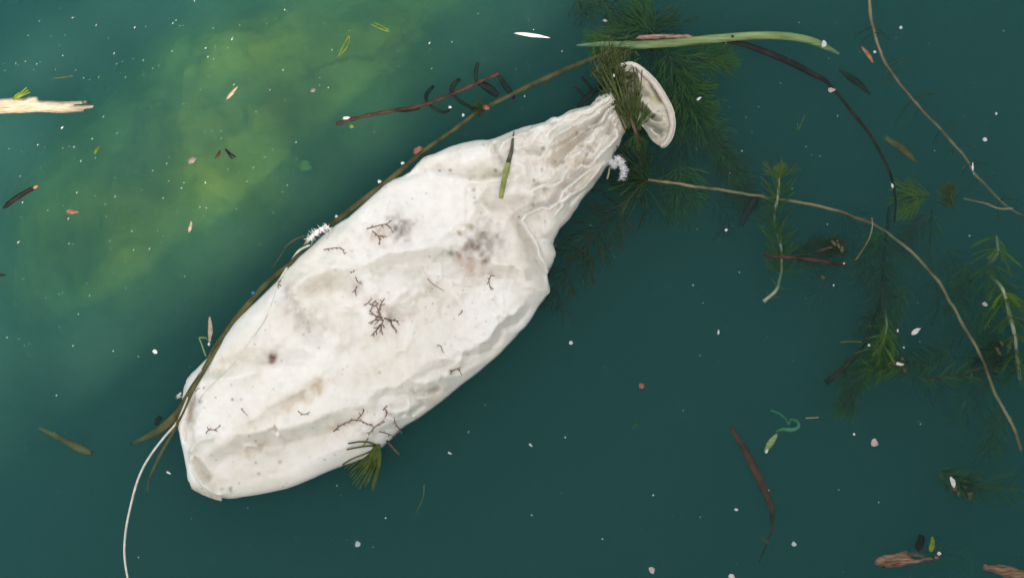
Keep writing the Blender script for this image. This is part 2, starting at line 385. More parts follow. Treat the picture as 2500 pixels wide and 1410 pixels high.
def balloon_h(x, y):
    x = np.atleast_1d(np.asarray(x, float)); y = np.atleast_1d(np.asarray(y, float))
    d, _, _ = poly_info(x, y, OUT, closed=True)
    q = region_w(x, y)
    Rr = 120 - 60 * q; H = 72 - 20 * q
    k = np.clip(d / Rr, 0, 1)
    h = H * np.sqrt(1 - (1 - k) ** 2) - 8 + 12 * q * np.clip(d / 20, 0, 1)
    e = np.clip(d / 45, 0, 1)
    # the right flank dips under water
    fl = np.clip(((x - 1300) * 0.84 + (y - 700) * 0.54) / 60 + 0.4, 0, 1) * np.clip((900 - y) / 120, 0, 1) * np.clip((y - 520) / 60, 0, 1)
    fl = np.maximum(fl, np.exp(-(d / 32) ** 2) * np.clip((x - 880) / 100, 0, 1) * np.clip((y - 640) / 60, 0, 1) * 0.8)
    h = h - 14 * fl
    wx, wy = wobble(x, y)
    # broad soft dents
    h = h + e * (19 * nzA(x, y, 230) + 10.0 * nzB(x, y, 105))
    # crumpling: creases are sharp lines between nearly flat facets, stretched along the balloon
    def ga(cx, cy, r): return np.exp(-((x - cx) ** 2 + (y - cy) ** 2) / (r * r))
    belt = np.exp(-((d - 42) / 36) ** 2) * np.clip((x - 900) / 90, 0, 1) * np.clip((y - 720) / 60, 0, 1)
    cw = np.clip(0.17 + 0.75 * ga(860, 590, 130) + 0.7 * ga(1180, 610, 130) + 0.5 * ga(730, 740, 80) + 0.7 * ga(960, 1010, 90) + 0.6 * belt + 0.6 * q + 0.4 * ga(1050, 790, 120), 0, 1.25)
    al = (x * .754 - y * .656); ac = (x * .656 + y * .754)
    jx = 16 * nzC(x, y, 50); jy = 16 * nzD(x, y, 50)
    h = h + e * cw * (17 * np.abs(nzB((al + jx) / 1.6, ac + jy, 62)) - 15 * np.abs(nzC((al + jy) / 1.5 + 400, ac + jx, 50)))
    h = h + e * cw * (8.5 * np.abs(nzD(x + jx * .6, y + jy * .6, 27)) - 8.0 * np.abs(nzA(x + 90 + jy * .6, y + jx * .6, 22)))
    h = h + e * cw * 0.6 * nzB(x, y, 9)
    # gathered pleats running to the neck
    px_ = x - 1610; py_ = y - 170; rr_ = np.hypot(px_, py_) + 1e-6
    th = np.arctan2(py_, -px_) + 0.045 * nzA(x, y, 46) + 0.020 * nzC(x, y, 19)
    pl = np.clip((rr_ - 95) / 40, 0, 1) * np.clip((470 - rr_) / 260, 0, 1)
    pleat = np.abs(nzD(th * 1000 / 2.2 + 300, rr_ / 5, 26)) - 0.55 * np.abs(nzB(th * 1000 + 90, rr_ / 4, 31))
    h = h + e * pl * 40 * (pleat - 0.2)
    for poly, amp, wl, wr in FOLDS:
        a = np.array(poly, float); mx_ = 4 * max(wl, wr) + 8
        m = (x > a[:, 0].min() - mx_) & (x < a[:, 0].max() + mx_) & (y > a[:, 1].min() - mx_) & (y < a[:, 1].max() + mx_)
        if not m.any(): continue
        dd, sd_, pr = poly_info(wx[m], wy[m], poly)
        wd = np.where(sd_ < 0, wl, wr)
        tp = np.clip(np.minimum(pr, 1 - pr) / 0.22, 0, 1); tp = tp * tp * (3 - 2 * tp)
        ins = np.clip(d[m] / 18, 0, 1)
        h[m] += amp * tp * ins * np.exp(-(dd / wd) ** (1.25 if max(wl, wr) < 15 else 1.7)) * 2.6
    for poly, drop, bl in STEPS:
        a = np.array(poly, float); mx_ = 130
        m = (x > a[:, 0].min() - mx_) & (x < a[:, 0].max() + mx_) & (y > a[:, 1].min() - mx_) & (y < a[:, 1].max() + mx_)
        dd, sd_, pr = poly_info(wx[m] * 0.35 + x[m] * 0.65, wy[m] * 0.35 + y[m] * 0.65, poly)
        s = dd * sd_
        tp = np.clip(np.minimum(pr, 1 - pr) / 0.12, 0, 1)
        ins = np.clip(d[m] / 12, 0, 1)
        lip = np.exp(-((s + 6) / 5.0) ** 2) * drop * 0.45          # the raised rolled edge
        low = -drop * (1 / (1 + np.exp(-s / bl))) * (0.5 * np.exp(-np.clip(s, 0, None) / 9) + 0.5 * np.exp(-np.clip(s, 0, None) / 55))
        h[m] += 2.9 * tp * ins * (lip + low)
    fl0 = 5 * e - 9 - 16 * fl                         # the sheet rests on the water instead of sinking
    g_ = (h - fl0) / 7.0
    h = np.where(d < 0.5, h, fl0 + 7.0 * np.log1p(np.exp(np.clip(g_, -30, 30))))
    return h

# --- dirt stains, plus shade of fold valleys painted in as colour
STAINS_AND_SHADE = [ # x, y, rx, ry, colour, strength
 (985,562,30,34,(0.26,0.225,0.20),0.7),(965,545,16,12,(0.16,0.11,0.08),0.6),(1178,588,44,32,(0.27,0.225,0.195),0.7),(1163,605,22,18,(0.22,0.18,0.16),0.7),(1208,600,30,22,(0.45,0.40,0.34),0.5),
 (1103,622,9,7,(0.13,0.14,0.17),0.8),(1134,622,17,15,(0.33,0.16,0.08),0.75),(1150,648,40,20,(0.50,0.34,0.22),0.45),(1185,637,11,9,(0.24,0.20,0.10),0.7),(1125,570,7,6,(0.35,0.25,0.10),0.6),(1150,555,14,10,(0.42,0.37,0.22),0.5),
 (1200,668,48,16,(0.48,0.36,0.25),0.4),(1285,700,26,22,(0.38,0.31,0.25),0.45),(715,730,24,34,(0.42,0.36,0.33),0.6),(745,770,36,28,(0.48,0.42,0.36),0.5),(790,790,40,26,(0.50,0.45,0.36),0.4),
 (1075,637,75,9,(0.50,0.50,0.36),0.45),(925,672,44,9,(0.46,0.46,0.32),0.4),(1180,433,70,9,(0.60,0.58,0.46),0.6),(800,693,44,12,(0.56,0.53,0.44),0.4),  # shade along the fold valleys, painted as colour
 (560,885,80,28,(0.62,0.56,0.42),0.55),(650,870,70,24,(0.60,0.54,0.42),0.4),(780,945,60,20,(0.62,0.49,0.32),0.5),(720,985,60,18,(0.60,0.50,0.34),0.45),(610,1040,60,12,(0.60,0.50,0.36),0.4),(620,1085,42,14,(0.56,0.44,0.30),0.55),
 (700,1080,90,12,(0.52,0.49,0.40),0.35),(475,1010,16,26,(0.42,0.36,0.24),0.55),(497,970,7,11,(0.24,0.24,0.24),0.7),(920,905,60,18,(0.66,0.58,0.48),0.35),(850,1030,50,12,(0.56,0.36,0.20),0.5),(905,1040,60,14,(0.48,0.38,0.30),0.4),
 (930,570,24,20,(0.62,0.47,0.36),0.55),(915,585,30,20,(0.60,0.50,0.42),0.4),(948,775,34,38,(0.62,0.46,0.38),0.55),(915,735,30,16,(0.60,0.50,0.42),0.4),(880,700,20,34,(0.62,0.52,0.48),0.45),
 (900,830,70,24,(0.66,0.60,0.46),0.35),(1050,950,46,14,(0.42,0.40,0.32),0.5),(1100,905,18,12,(0.55,0.46,0.38),0.4),(1230,800,40,14,(0.52,0.47,0.42),0.4),
 (1365,375,34,16,(0.58,0.40,0.18),0.6),(1385,355,40,14,(0.56,0.42,0.24),0.5),(1420,320,40,14,(0.50,0.40,0.28),0.5),(1360,405,26,20,(0.60,0.46,0.28),0.5),(1415,415,26,10,(0.52,0.38,0.26),0.55),(1395,440,30,12,(0.55,0.45,0.35),0.45),
 (1400,285,40,8,(0.58,0.47,0.30),0.5),(1290,375,34,16,(0.55,0.50,0.44),0.45),(1212,365,10,18,(0.48,0.42,0.34),0.5),(1265,520,40,14,(0.52,0.44,0.34),0.55),(1300,500,24,14,(0.50,0.42,0.32),0.5),(1350,500,40,30,(0.62,0.56,0.50),0.35),
 (1505,300,24,30,(0.55,0.44,0.24),0.5),(1470,300,30,26,(0.66,0.56,0.44),0.4),(1450,430,22,30,(0.50,0.48,0.40),0.5),(1425,470,24,20,(0.50,0.49,0.42),0.45),(1385,520,22,18,(0.52,0.50,0.44),0.35),
 (1030,400,50,18,(0.66,0.60,0.52),0.35),(1100,385,60,12,(0.66,0.61,0.54),0.35),(540,1180,40,14,(0.60,0.56,0.46),0.35),(508,1135,26,34,(0.60,0.57,0.48),0.3),(478,1050,10,40,(0.62,0.58,0.5),0.4),(674,868,8,14,(0.16,0.09,0.06),0.85),(672,880,7,7,(0.2,0.12,0.08),0.7),  # the beige patch inside the tail crease paints its shading
 (1325,575,5,5,(0.12,0.13,0.13),0.85),(1370,560,7,8,(0.4,0.3,0.26),0.6),(566,1190,5,7,(0.2,0.18,0.13),0.8),(550,1189,4,3,(0.3,0.26,0.2),0.7),(527,1107,5,5,(0.3,0.28,0.26),0.7),(1195,358,3,9,(0.5,0.42,0.34),0.5),
]
_rs = np.random.RandomState(8)
SPOTS = []
while len(SPOTS) < 190:
    sx, sy = _rs.uniform(440, 1520), _rs.uniform(230, 1210)
    if not inside(np.array([sx]), np.array([sy]), OUT)[0]: continue
    nk = sx > 1230 and sy < 620
    if not nk and _rs.rand() < 0.45: continue
    SPOTS.append((sx, sy, _rs.uniform(1.2, 3.4) * (1.15 if nk else 0.85), _rs.uniform(0.15, 0.7)))
for s_ in [(1074,418,3.5,.95),(1100,417,4,.8),(1210,418,3.5,.95),(1158,467,5,.6),(1149,441,3,.5),(1325,366,4.5,.9),(1303,442,3.5,.8),(1460,250,5,.7),(1435,318,6,.5),(1343,302,6,.4),(1430,381,6,.6),(1374,398,5,.6),(1418,375,4,.6),(1328,463,5,.6),
           (579,970,3.5,.95),(600,970,3,.6),(634,1070,2.5,.8),(622,1056,2.5,.8),(688,1123,5,.55),(637,1151,4,.6),(933,905,3,.6),(1302,502,3,.8),(1267,530,3,.9),(1198,345,3,.5),(1290,330,7,.3)]:
    SPOTS.append(s_)

def balloon_col(x, y):
    c = np.empty((len(x), 3)); c[:] = (0.885, 0.865, 0.82)
    def mixc(m, col):
        m = np.clip(m, 0, 1)[:, None]; c[:] = c * (1 - m) + np.array(col) * m
    mixc(0.30 * np.clip(nzA(x, y, 140) + 0.35 * nzB(x, y, 40), 0, 1), (0.66, 0.58, 0.42))
    mixc(0.15 * np.clip(nzC(x, y, 110) + 0.4 * nzD(x, y, 33), 0, 1), (0.66, 0.65, 0.62))
    q = region_w(x, y)
    mixc(0.08 * q + 0.22 * q * np.clip(nzB(x, y, 26) + 0.2, 0, 1), (0.62, 0.53, 0.40))
    wx = x + 11 * nzA(x, y, 24) + 5 * nzD(x, y, 9); wy = y + 11 * nzB(x, y, 24) + 5 * nzC(x, y, 9)
    for sx, sy, rx, ry, col, st in STAINS_AND_SHADE:
        a = -0.55 if rx > 2 * ry else 0.0
        if (sx, sy) in ((1180, 433),): a = 0.0
        f = 0.35 if min(rx, ry) < 10 and max(rx, ry) < 20 else 1.0
        ux = (x + (wx - x) * f) - sx; uy = (y + (wy - y) * f) - sy
        vx = ux * math.cos(a) + uy * math.sin(a); vy = -ux * math.sin(a) + uy * math.cos(a)
        g = np.exp(-((vx / rx) ** 2 + (vy / ry) ** 2)) * np.clip(0.78 + 0.6 * nzC(x, y, 15), 0, 1.3) * (0.9 + 0.35 * nzA(x, y, 7))
        mixc(st * g * (0.5 if sx > 1200 else 1.15), col)
    for sx, sy, r, st in SPOTS:
        m = (np.abs(x - sx) < 12) & (np.abs(y - sy) < 12)
        if m.any():
            g = np.exp(-(((x[m] - sx) ** 2 + (y[m] - sy) ** 2) / (r * r + 1.5)) ** 1.5)[:, None] * st * 0.8
            c[m] = c[m] * (1 - g) + np.array((0.17, 0.14, 0.12)) * g
    return c

def skin_material(name, rough=0.33):
    m = bpy.data.materials.new(name); m.use_nodes = True
    t = m.node_tree; b = t.nodes['Principled BSDF']
    a = t.nodes.new('ShaderNodeAttribute'); a.attribute_name = 'dirt_shade_colour'
    tc = t.nodes.new('ShaderNodeTexCoord')
    n1 = t.nodes.new('ShaderNodeTexNoise'); n1.inputs['Scale'].default_value = 170; n1.inputs['Detail'].default_value = 6; n1.inputs['Roughness'].default_value = 0.65
    rmp = t.nodes.new('ShaderNodeValToRGB'); rmp.color_ramp.elements[0].position = 0.35; rmp.color_ramp.elements[0].color = (0.93, 0.91, 0.88, 1)
    rmp.color_ramp.elements[1].position = 0.6; rmp.color_ramp.elements[1].color = (1, 1, 1, 1)
    mul = t.nodes.new('ShaderNodeMix'); mul.data_type = 'RGBA'; mul.blend_type = 'MULTIPLY'; mul.inputs[0].default_value = 0.8
    t.links.new(tc.outputs['Object'], n1.inputs['Vector']); t.links.new(n1.outputs['Fac'], rmp.inputs[0])
    t.links.new(a.outputs['Color'], mul.inputs[6]); t.links.new(rmp.outputs[0], mul.inputs[7]); t.links.new(mul.outputs[2], b.inputs['Base Color'])
    b.inputs['Roughness'].default_value = rough; b.inputs['Specular IOR Level'].default_value = 0.5
    b.inputs['Subsurface Weight'].default_value = 0.4; b.inputs['Subsurface Radius'].default_value = (1.0, 0.85, 0.65); b.inputs['Subsurface Scale'].default_value = 0.004
    n2 = t.nodes.new('ShaderNodeTexNoise'); n2.inputs['Scale'].default_value = 260; n2.inputs['Detail'].default_value = 7
    bp = t.nodes.new('ShaderNodeBump'); bp.inputs['Strength'].default_value = 0.2; bp.inputs['Distance'].default_value = 0.0003
    t.links.new(tc.outputs['Object'], n2.inputs['Vector']); t.links.new(n2.outputs['Fac'], bp.inputs['Height']); t.links.new(bp.outputs[0], b.inputs['Normal'])
    return m

def build_skin(name, poly, hfn, cfn, mat, parent, step=3.0, under=-9.0):
    ring = [(p[0], p[1]) for p in spline(list(poly) + [poly[0]], 4.0)[:-1]]
    xs_ = np.arange(min(p[0] for p in ring), max(p[0] for p in ring), step)
    ys_ = np.arange(min(p[1] for p in ring), max(p[1] for p in ring), step * 0.866)
    gx_, gy_ = np.meshgrid(xs_, ys_); gx_ = gx_ + (np.arange(len(ys_)) % 2)[:, None] * step / 2
    gx_ = gx_.ravel(); gy_ = gy_.ravel()
    ins = inside(gx_, gy_, ring); gx_ = gx_[ins]; gy_ = gy_[ins]
    d, _, _ = poly_info(gx_, gy_, ring, closed=True); k = d > step * 0.55; gx_ = gx_[k]; gy_ = gy_[k]
    pts = [Vector(p) for p in ring] + [Vector((a, b)) for a, b in zip(gx_, gy_)]
    nr = len(ring)
    vo, eo, fo, *_ = delaunay_2d_cdt(pts, [(i, (i + 1) % nr) for i in range(nr)], [], 1, 1e-5)
    X = np.array([v[0] for v in vo]); Y = np.array([v[1] for v in vo]); Z = hfn(X, Y)
    # underside: same rim, dropped inside
    dd, _, _ = poly_info(X, Y, ring, closed=True)
    zb_ = Z.copy(); rim = dd < 0.3
    zrim = Z
    low = under - 26 * np.sqrt(np.clip(dd / 120, 0, 1))
    low = np.minimum(low, Z - 2.0)
    idx = np.full(len(X), -1); nb = 0; extra = []
    for i in range(len(X)):
        if rim[i]: idx[i] = i
        else: idx[i] = len(X) + nb; nb += 1; extra.append(i)
    V = [tuple(P(a, b, c) - parent.location) for a, b, c in zip(X, Y, Z)] + [tuple(P(X[i], Y[i], low[i]) - parent.location) for i in extra]
    F = [];
    for f in fo:
        p0, p1, p2 = [Vector((V[i][0], V[i][1])) for i in f[:3]]
        cw = (p1 - p0).cross(p2 - p0) < 0
        f = list(f)[::-1] if cw else list(f)
        F.append(tuple(f)); F.append(tuple(int(idx[i]) for i in f[::-1]))
    me = bpy.data.meshes.new(name); me.from_pydata(V, [], F)
    me.polygons.foreach_set('use_smooth', [True] * len(me.polygons))
    C = cfn(X, Y); C = np.vstack([C, C[extra]])
    at = me.color_attributes.new('dirt_shade_colour', 'FLOAT_COLOR', 'POINT')
    at.data.foreach_set('color', np.hstack([C, np.ones((len(C), 1))]).astype('f').ravel())
    me.materials.append(mat)
    o = bpy.data.objects.new(name, me); scene.collection.objects.link(o); o.parent = parent
    return o

latex = skin_material('stained_white_latex')
balloon = empty('balloon', P(980, 760, 0), 'large crumpled white deflated balloon, stained brown, floating on the green water', 'balloon')
skin = build_skin('balloon_skin', OUT, balloon_h, balloon_col, latex, balloon)

# flared mouth of the balloon
RIM = [(1516,156),(1526,152),(1540,152),(1557,158),(1575,171),(1594,189),(1612,211),(1629,239),(1642,265),(1648,287),(1649,312),(1642,337),(1633,352),(1621,361)]
FL = [(1516,156)] + RIM[1:] + [(1607,354),(1590,340),(1579,322),(1566,306),(1548,298),(1530,304),(1512,318),(1496,300),(1484,262),(1484,232),(1496,200),(1508,172)]
FFOLD = [([(1540,180),(1550,205),(1562,228)],-9,6,6),([(1556,178),(1562,200),(1570,212)],7,5,5),([(1540,215),(1565,228),(1590,232)],-8,8,6),([(1550,245),(1575,258),(1592,278),(1612,284),(1630,276)],11,7,5),
 ([(1552,255),(1578,272),(1598,292),(1620,292)],-11,6,7),([(1562,275),(1585,292),(1610,302),(1636,308)],10,6,5),([(1562,285),(1588,304),(1615,316),(1636,320)],-9,5,6),([(1575,305),(1600,330),(1628,338)],8,8,6),
 ([(1592,322),(1606,318),(1616,330),(1608,342)],-9,5,5),([(1585,200),(1605,225),(1620,255)],-5,10,8),([(1524,170),(1540,164),(1560,172),(1590,200),(1615,235),(1632,275),(1636,320),(1622,350)],-1.5,6,8)]
def flare_h(x, y):
    x = np.asarray(x, float); y = np.asarray(y, float)
    d, _, _ = poly_info(x, y, RIM)
    h = 13 - 10 * (1 - np.exp(-d / 45.0)) + 2.5 * nzB(x, y, 22) + 1.2 * nzA(x, y, 9)
    h = h - 0.13 * np.clip(y - 250, 0, 200)
    de, _, _ = poly_info(x, y, FL, closed=True)
    for poly, amp, wl, wr in FFOLD:
        dd, sd_, pr = poly_info(x, y, poly)
        tp = np.clip(np.minimum(pr, 1 - pr) / 0.25, 0, 1)
        h = h + 3.0 * amp * tp * np.exp(-(dd / np.where(sd_ < 0, wl, wr)) ** 1.4) * np.clip(de / 6, 0, 1)
    return h
def flare_c(x, y):
    c = np.empty((len(x), 3)); c[:] = (0.76, 0.72, 0.62)
    m = (0.5 * np.clip(nzA(x, y, 40) + .2, 0, 1))[:, None]; c = c * (1 - m) + np.array((0.55, 0.52, 0.36)) * m
    for sx, sy, r, st, col in [(1600,245,14,.6,(.35,.36,.12)),(1535,190,8,.7,(.2,.17,.13)),(1590,240,6,.6,(.45,.22,.16)),(1540,175,14,.4,(.4,.38,.3)),(1619,303,2.5,.8,(.1,.08,.08)),(1603,225,3,.7,(.15,.13,.1)),(1612,352,16,.7,(.45,.30,.22)),(1640,297,2.5,.8,(.1,.08,.08))]:
        g = (st * np.exp(-((x - sx) ** 2 + (y - sy) ** 2) / (r * r)))[:, None]; c = c * (1 - g) + np.array(col) * g
    return c
flare = build_skin('mouth_flare', FL, flare_h, flare_c, latex, balloon, step=3.0, under=-6)
rimm = material('pale_rolled_latex', (0.66, 0.60, 0.52), 0.45, 0.35, 0.08, 250, col2=(0.74, 0.68, 0.60), bump=0.0003, bscale=500)
rp = spline([(x - (8 if i > 3 else 2), y + (6 if i < 10 else -4)) for i, (x, y) in enumerate(RIM)], 5)
hz = flare_h([p[0] for p in rp], [p[1] for p in rp])
m = MB(); rr = np.random.RandomState(3)
m.tube([(p[0], p[1], 13 - 0.13 * max(0, p[1] - 250) + 0.6 * rr.randn()) for p, h in zip(rp, hz)], [4.2 + 2.4 * math.sin(min(1, i / 8, (len(rp) - 1 - i) / 5) * 1.57) + 0.35 * rr.randn() for i in range(len(rp))], 10)
m.build('rolled_rim', rimm, balloon)
# folded tail tip, just under water
tailm = material('brownish_wet_latex', (0.50, 0.42, 0.35), 0.45, 0.35, 0.12, 200, col2=(0.62, 0.55, 0.48))
m = MB(); m.tube(spline([(466,1184,-6),(480,1192,-5),(500,1202,-4),(524,1211,-3),(542,1216,-2)], 5), [2.5 if i in (0,) else 7.5 for i in range(17)][:len(spline([(466,1184,-6),(480,1192,-5),(500,1202,-4),(524,1211,-3),(542,1216,-2)], 5))], 8, flat=0.5)
m.build('tail_fold', tailm, balloon)

# ------------------------------------------------------------------ PLANTS
def gm(name, a, b, rough=0.55, trans=0.25, scale=160): return material(name, a, rough, 0.3, 0.2, scale, col2=b, trans=trans)
GREEN = {
 'bright': gm('bright_green_waterweed', (0.12,0.24,0.02), (0.24,0.38,0.04)),
 'yellow': gm('yellow_green_waterweed', (0.16,0.24,0.02), (0.34,0.42,0.05)),
 'mid': gm('mid_green_waterweed', (0.06,0.145,0.035), (0.13,0.25,0.06)),
 'dark': gm('dark_green_waterweed', (0.032,0.075,0.030), (0.07,0.125,0.045)),
 'olive': gm('olive_waterweed', (0.08,0.11,0.03), (0.17,0.21,0.07)),
 'brown': gm('brown_waterweed', (0.07,0.05,0.02), (0.13,0.10,0.035)),
 'fresh': gm('fresh_green_waterweed', (0.10,0.17,0.03), (0.20,0.27,0.07)),
}
STEM = {
 'tan': material('tan_waterweed_stem', (0.13,0.105,0.045), 0.5, 0.4, 0.35, 60, col2=(0.27,0.22,0.11)),
 'pale': material('pale_waterweed_stem', (0.22,0.23,0.13), 0.5, 0.4, 0.3, 60, col2=(0.50,0.48,0.32)),
 'olive': material('olive_stem', (0.06,0.06,0.022), 0.55, 0.2, 0.35, 90, col2=(0.13,0.12,0.045)),
 'brown': material('brown_stem', (0.09,0.06,0.04), 0.6, 0.3, 0.3, 110, col2=(0.20,0.12,0.08)),
 'inky': material('inky_green_pondweed', (0.008,0.014,0.013), 0.6, 0.1, 0.3, 110, col2=(0.018,0.028,0.024)),
 'dark': material('dark_purple_brown_stem', (0.014,0.013,0.015), 0.6, 0.12, 0.3, 110, col2=(0.030,0.026,0.022)),
 'red': material('reddish_stem', (0.04,0.02,0.016), 0.6, 0.12, 0.3, 110, col2=(0.10,0.05,0.038)),
}
_whorls = {}
def whorl_mesh(style, col, var):
    key = (style, col, var)
    if key in _whorls: return _whorls[key]
    r = random.Random(hash((style, var)) % 1000 if False else var * 13 + len(style))
    m = MB()
    def br(p, d, L, n, rad, depth, bendv):
        pts = [p]; q = p.copy(); dd = d.copy()
        for i in range(n):
            dd = (dd + bendv / n).normalized(); q = q + dd * L / n; pts.append(q.copy())
        m.tube([tuple(x) for x in pts], [rad * (1 - 0.45 * i / n) for i in range(n + 1)], 3, caps=False)
        return q, dd
    nl = {'hornwort': 10, 'milfoil': 6, 'sparse': 3, 'tip': 12, 'brush': 16}[style]
    for k in range(nl):
        az = 2 * math.pi * (k + r.uniform(-.3, .3)) / nl
        el = {'hornwort': r.uniform(0.05, 0.8), 'milfoil': r.uniform(.25, .7), 'sparse': r.uniform(-0.1, .4), 'tip': r.uniform(.8, 1.25), 'brush': r.uniform(.5, 1.15)}[style]
        d = Vector((math.cos(az) * math.cos(el), math.sin(az) * math.cos(el), math.sin(el)))
        L = r.uniform(.75, 1.1); bend = Vector((0, 0, r.uniform(.1, .7))) + Vector((r.uniform(-.2, .2), r.uniform(-.2, .2), 0))
        rad = 0.027
        if style in ('hornwort', 'tip', 'brush'):
            side = d.cross(Vector((0, 0, 1))).normalized(); side2 = side.cross(d)
            p1, d1 = br(Vector((0, 0, 0)), d, L * .3, 2, rad, 0, bend * .3)
            for s1 in (-1, 1):
                ax = (side if r.random() < .6 else side2)
                p2, d2 = br(p1, (d1 + ax * s1 * .28).normalized(), L * .3, 2, rad * .85, 1, bend * .3)
                for s2 in (-1, 1):
                    br(p2, (d2 + (side if r.random() < .5 else side2) * s2 * .22).normalized(), L * .42 * r.uniform(.8, 1.1), 2, rad * .7, 2, bend * .35)
        elif style == 'milfoil':
            side = d.cross(Vector((0, 0, 1))).normalized()
            pts = [Vector((0, 0, 0))]; q = Vector((0, 0, 0)); dd = d.copy()
            for i in range(7):
                dd = (dd + bend / 9).normalized(); q = q + dd * L / 7; pts.append(q.copy())
            m.tube([tuple(x) for x in pts], [rad * .9 * (1 - .07 * i) for i in range(8)], 3, caps=False)
            for i in range(1, 8):
                for s1 in (-1, 1):
                    l2 = L * (.42 - .035 * i) * r.uniform(.8, 1.1)
                    d2 = ((pts[i] - pts[i - 1]).normalized() * 1.0 + side * s1 * .75 + Vector((0, 0, r.uniform(-.2, .2)))).normalized()
                    br(pts[i], d2, l2, 2, rad * .5, 1, (pts[i] - pts[i - 1]).normalized() * .4)
        else:
            br(Vector((0, 0, 0)), d, L, 5, rad * .9, 0, bend * 1.2)
    me = bpy.data.meshes.new('leaf_whorl')
    me.from_pydata([tuple(Vector(v) * S) for v in m.v], [], m.f)
    me.polygons.foreach_set('use_smooth', [True] * len(me.polygons))
    me.materials.append(GREEN[col])
    _whorls[key] = me
    return me

_wr = random.Random(77)
def whorl(parent, x, y, z, d, size, style, col, flat=1.0, name='leaf_whorl'):
    """d: plan direction (dx, dy, dz) the leaves lean towards"""
    o = bpy.data.objects.new(name, whorl_mesh(style, col, _wr.randrange(5)))
    scene.collection.objects.link(o); o.parent = parent
    o.location = P(x, y, z) - parent.location
    wd = Vector((d[0], -d[1], d[2] if len(d) > 2 else 0)).normalized()
    q = wd.to_track_quat('Z', 'Y') @ Quaternion((0, 0, 1), _wr.uniform(0, 6.28))
    o.rotation_mode = 'QUATERNION'; o.rotation_quaternion = q
    sc = size * (1.16 if style in ('hornwort', 'brush') else 1.08) * _wr.uniform(.86, 1.14); o.scale = (sc, sc, sc)
    return o

def weed(name, label, cat, pts, rad, stem, whorls=(), group=None, knots=True):
    """pts (x,y,z); whorls: list of (t0, t1, spacing, size, style, colour[, reversed])"""
    pts = [(p[0], p[1], p[2] * 1.65 if p[2] < -15 else p[2]) for p in pts]
    sp = spline(pts, 7)
    if stem == 'tan': rad = tuple(v * .82 for v in (rad if isinstance(rad, tuple) else (rad, rad)))
    root = empty(name, P(*sp[0]), label, cat, group)
    n = len(sp); m = MB(); rr_ = random.Random(len(label))
    r0, r1 = rad if isinstance(rad, tuple) else (rad, rad)
    m.tube([(p[0] + rr_.uniform(-.4, .4) + 2.2 * float(nzA(p[0], p[1], 34)), p[1] + rr_.uniform(-.4, .4) + 2.2 * float(nzB(p[0], p[1], 34)), p[2]) for p in sp],
           [(r0 + (r1 - r0) * i / (n - 1)) * rr_.uniform(.9, 1.1) * (1.25 if knots and i % 17 == 8 else 1) for i in range(n)], 8)
    m.build('stem', STEM[stem], root)
    cum = [0]
    for a, b in zip(sp, sp[1:]): cum.append(cum[-1] + math.dist(a[:2], b[:2]))
    L = cum[-1]
    for wv in whorls:
        t0, t1, spc, size, style, col = wv[:6]; rev = -1 if len(wv) > 6 and wv[6] else 1
        s_ = t0 * L
        while s_ <= t1 * L + 1e-6:
            i = min(n - 2, max(0, next((k for k in range(n) if cum[k] >= s_), n - 1) - 1))
            a, b = sp[i], sp[i + 1]
            d = ((b[0] - a[0]) * rev, (b[1] - a[1]) * rev, 0.0)
            whorl(root, a[0], a[1], a[2], d, size, style, col)
            s_ += spc * rr_.uniform(.85, 1.15)
    return root

# A: big hornwort mass at the top, beside the balloon mouth
weed('hornwort_plant', 'dark bushy waterweed at the top edge above the pale green blade', 'waterweed', [(1440,-60,-60),(1490,0,-70),(1545,38,-80),(1592,68,-90),(1640,105,-120)], 4, 'brown',
     [(0.0,.25,34,70,'brush','mid'),(.3,1,38,88,'hornwort','dark'),(.35,.6,30,70,'hornwort','mid')])
weed('hornwort_plant', 'yellow green bushy waterweed tip just above the left end of the pale green blade', 'waterweed', [(1555,40,-70),(1520,62,-60),(1490,80,-50),(1470,88,-50)], 3, 'brown',
     [(.1,1,14,46,'brush','bright'),(.5,1,14,40,'tip','yellow')])
weed('hornwort_plant', 'dark feathery waterweed reaching left out of the picture top', 'waterweed', [(1400,-40,-40),(1418,-5,-40),(1440,20,-60)], 3, 'dark', [(.3,1,34,55,'sparse','dark'),(0.5,1,30,50,'hornwort','dark')])
weed('hornwort_plant', 'bright green bushy waterweed just below the pale green blade', 'waterweed', [(1640,118,-110),(1690,125,-70),(1735,130,-50),(1775,132,-50)], 4, 'brown',
     [(0,1,16,50,'brush','bright'),(.3,1,22,60,'hornwort','mid')])
weed('hornwort_plant', 'tall dark green waterweed standing right of the balloon mouth', 'waterweed', [(1625,100,-90),(1655,160,-90),(1676,214,-90),(1692,290,-110),(1700,350,-130),(1668,420,-160),(1660,470,-170)], 5, 'brown',
     [(0,.3,34,84,'hornwort','mid'),(.3,.62,48,92,'hornwort','dark'),(.62,1,34,76,'hornwort','dark'),(.78,1,17,52,'brush','mid')])
weed('hornwort_plant', 'green bushy waterweed branch with a brown bushy end right of the balloon mouth', 'waterweed', [(1680,225,-90),(1720,275,-70),(1755,330,-70),(1790,385,-80),(1822,440,-90),(1842,480,-110)], 5, 'brown',
     [(0,.35,22,70,'hornwort','mid'),(.3,.8,15,56,'brush','mid'),(.45,1,15,54,'brush','brown'),(.75,1,15,52,'brush','dark')])
weed('hornwort_plant', 'faint yellow green waterweed fringe hanging below the tan stem', 'waterweed', [(1690,400,-150),(1695,450,-170),(1690,505,-180)], 4, 'brown',
     [(0,1,18,62,'brush','mid'),(.6,1,16,48,'brush','bright')])
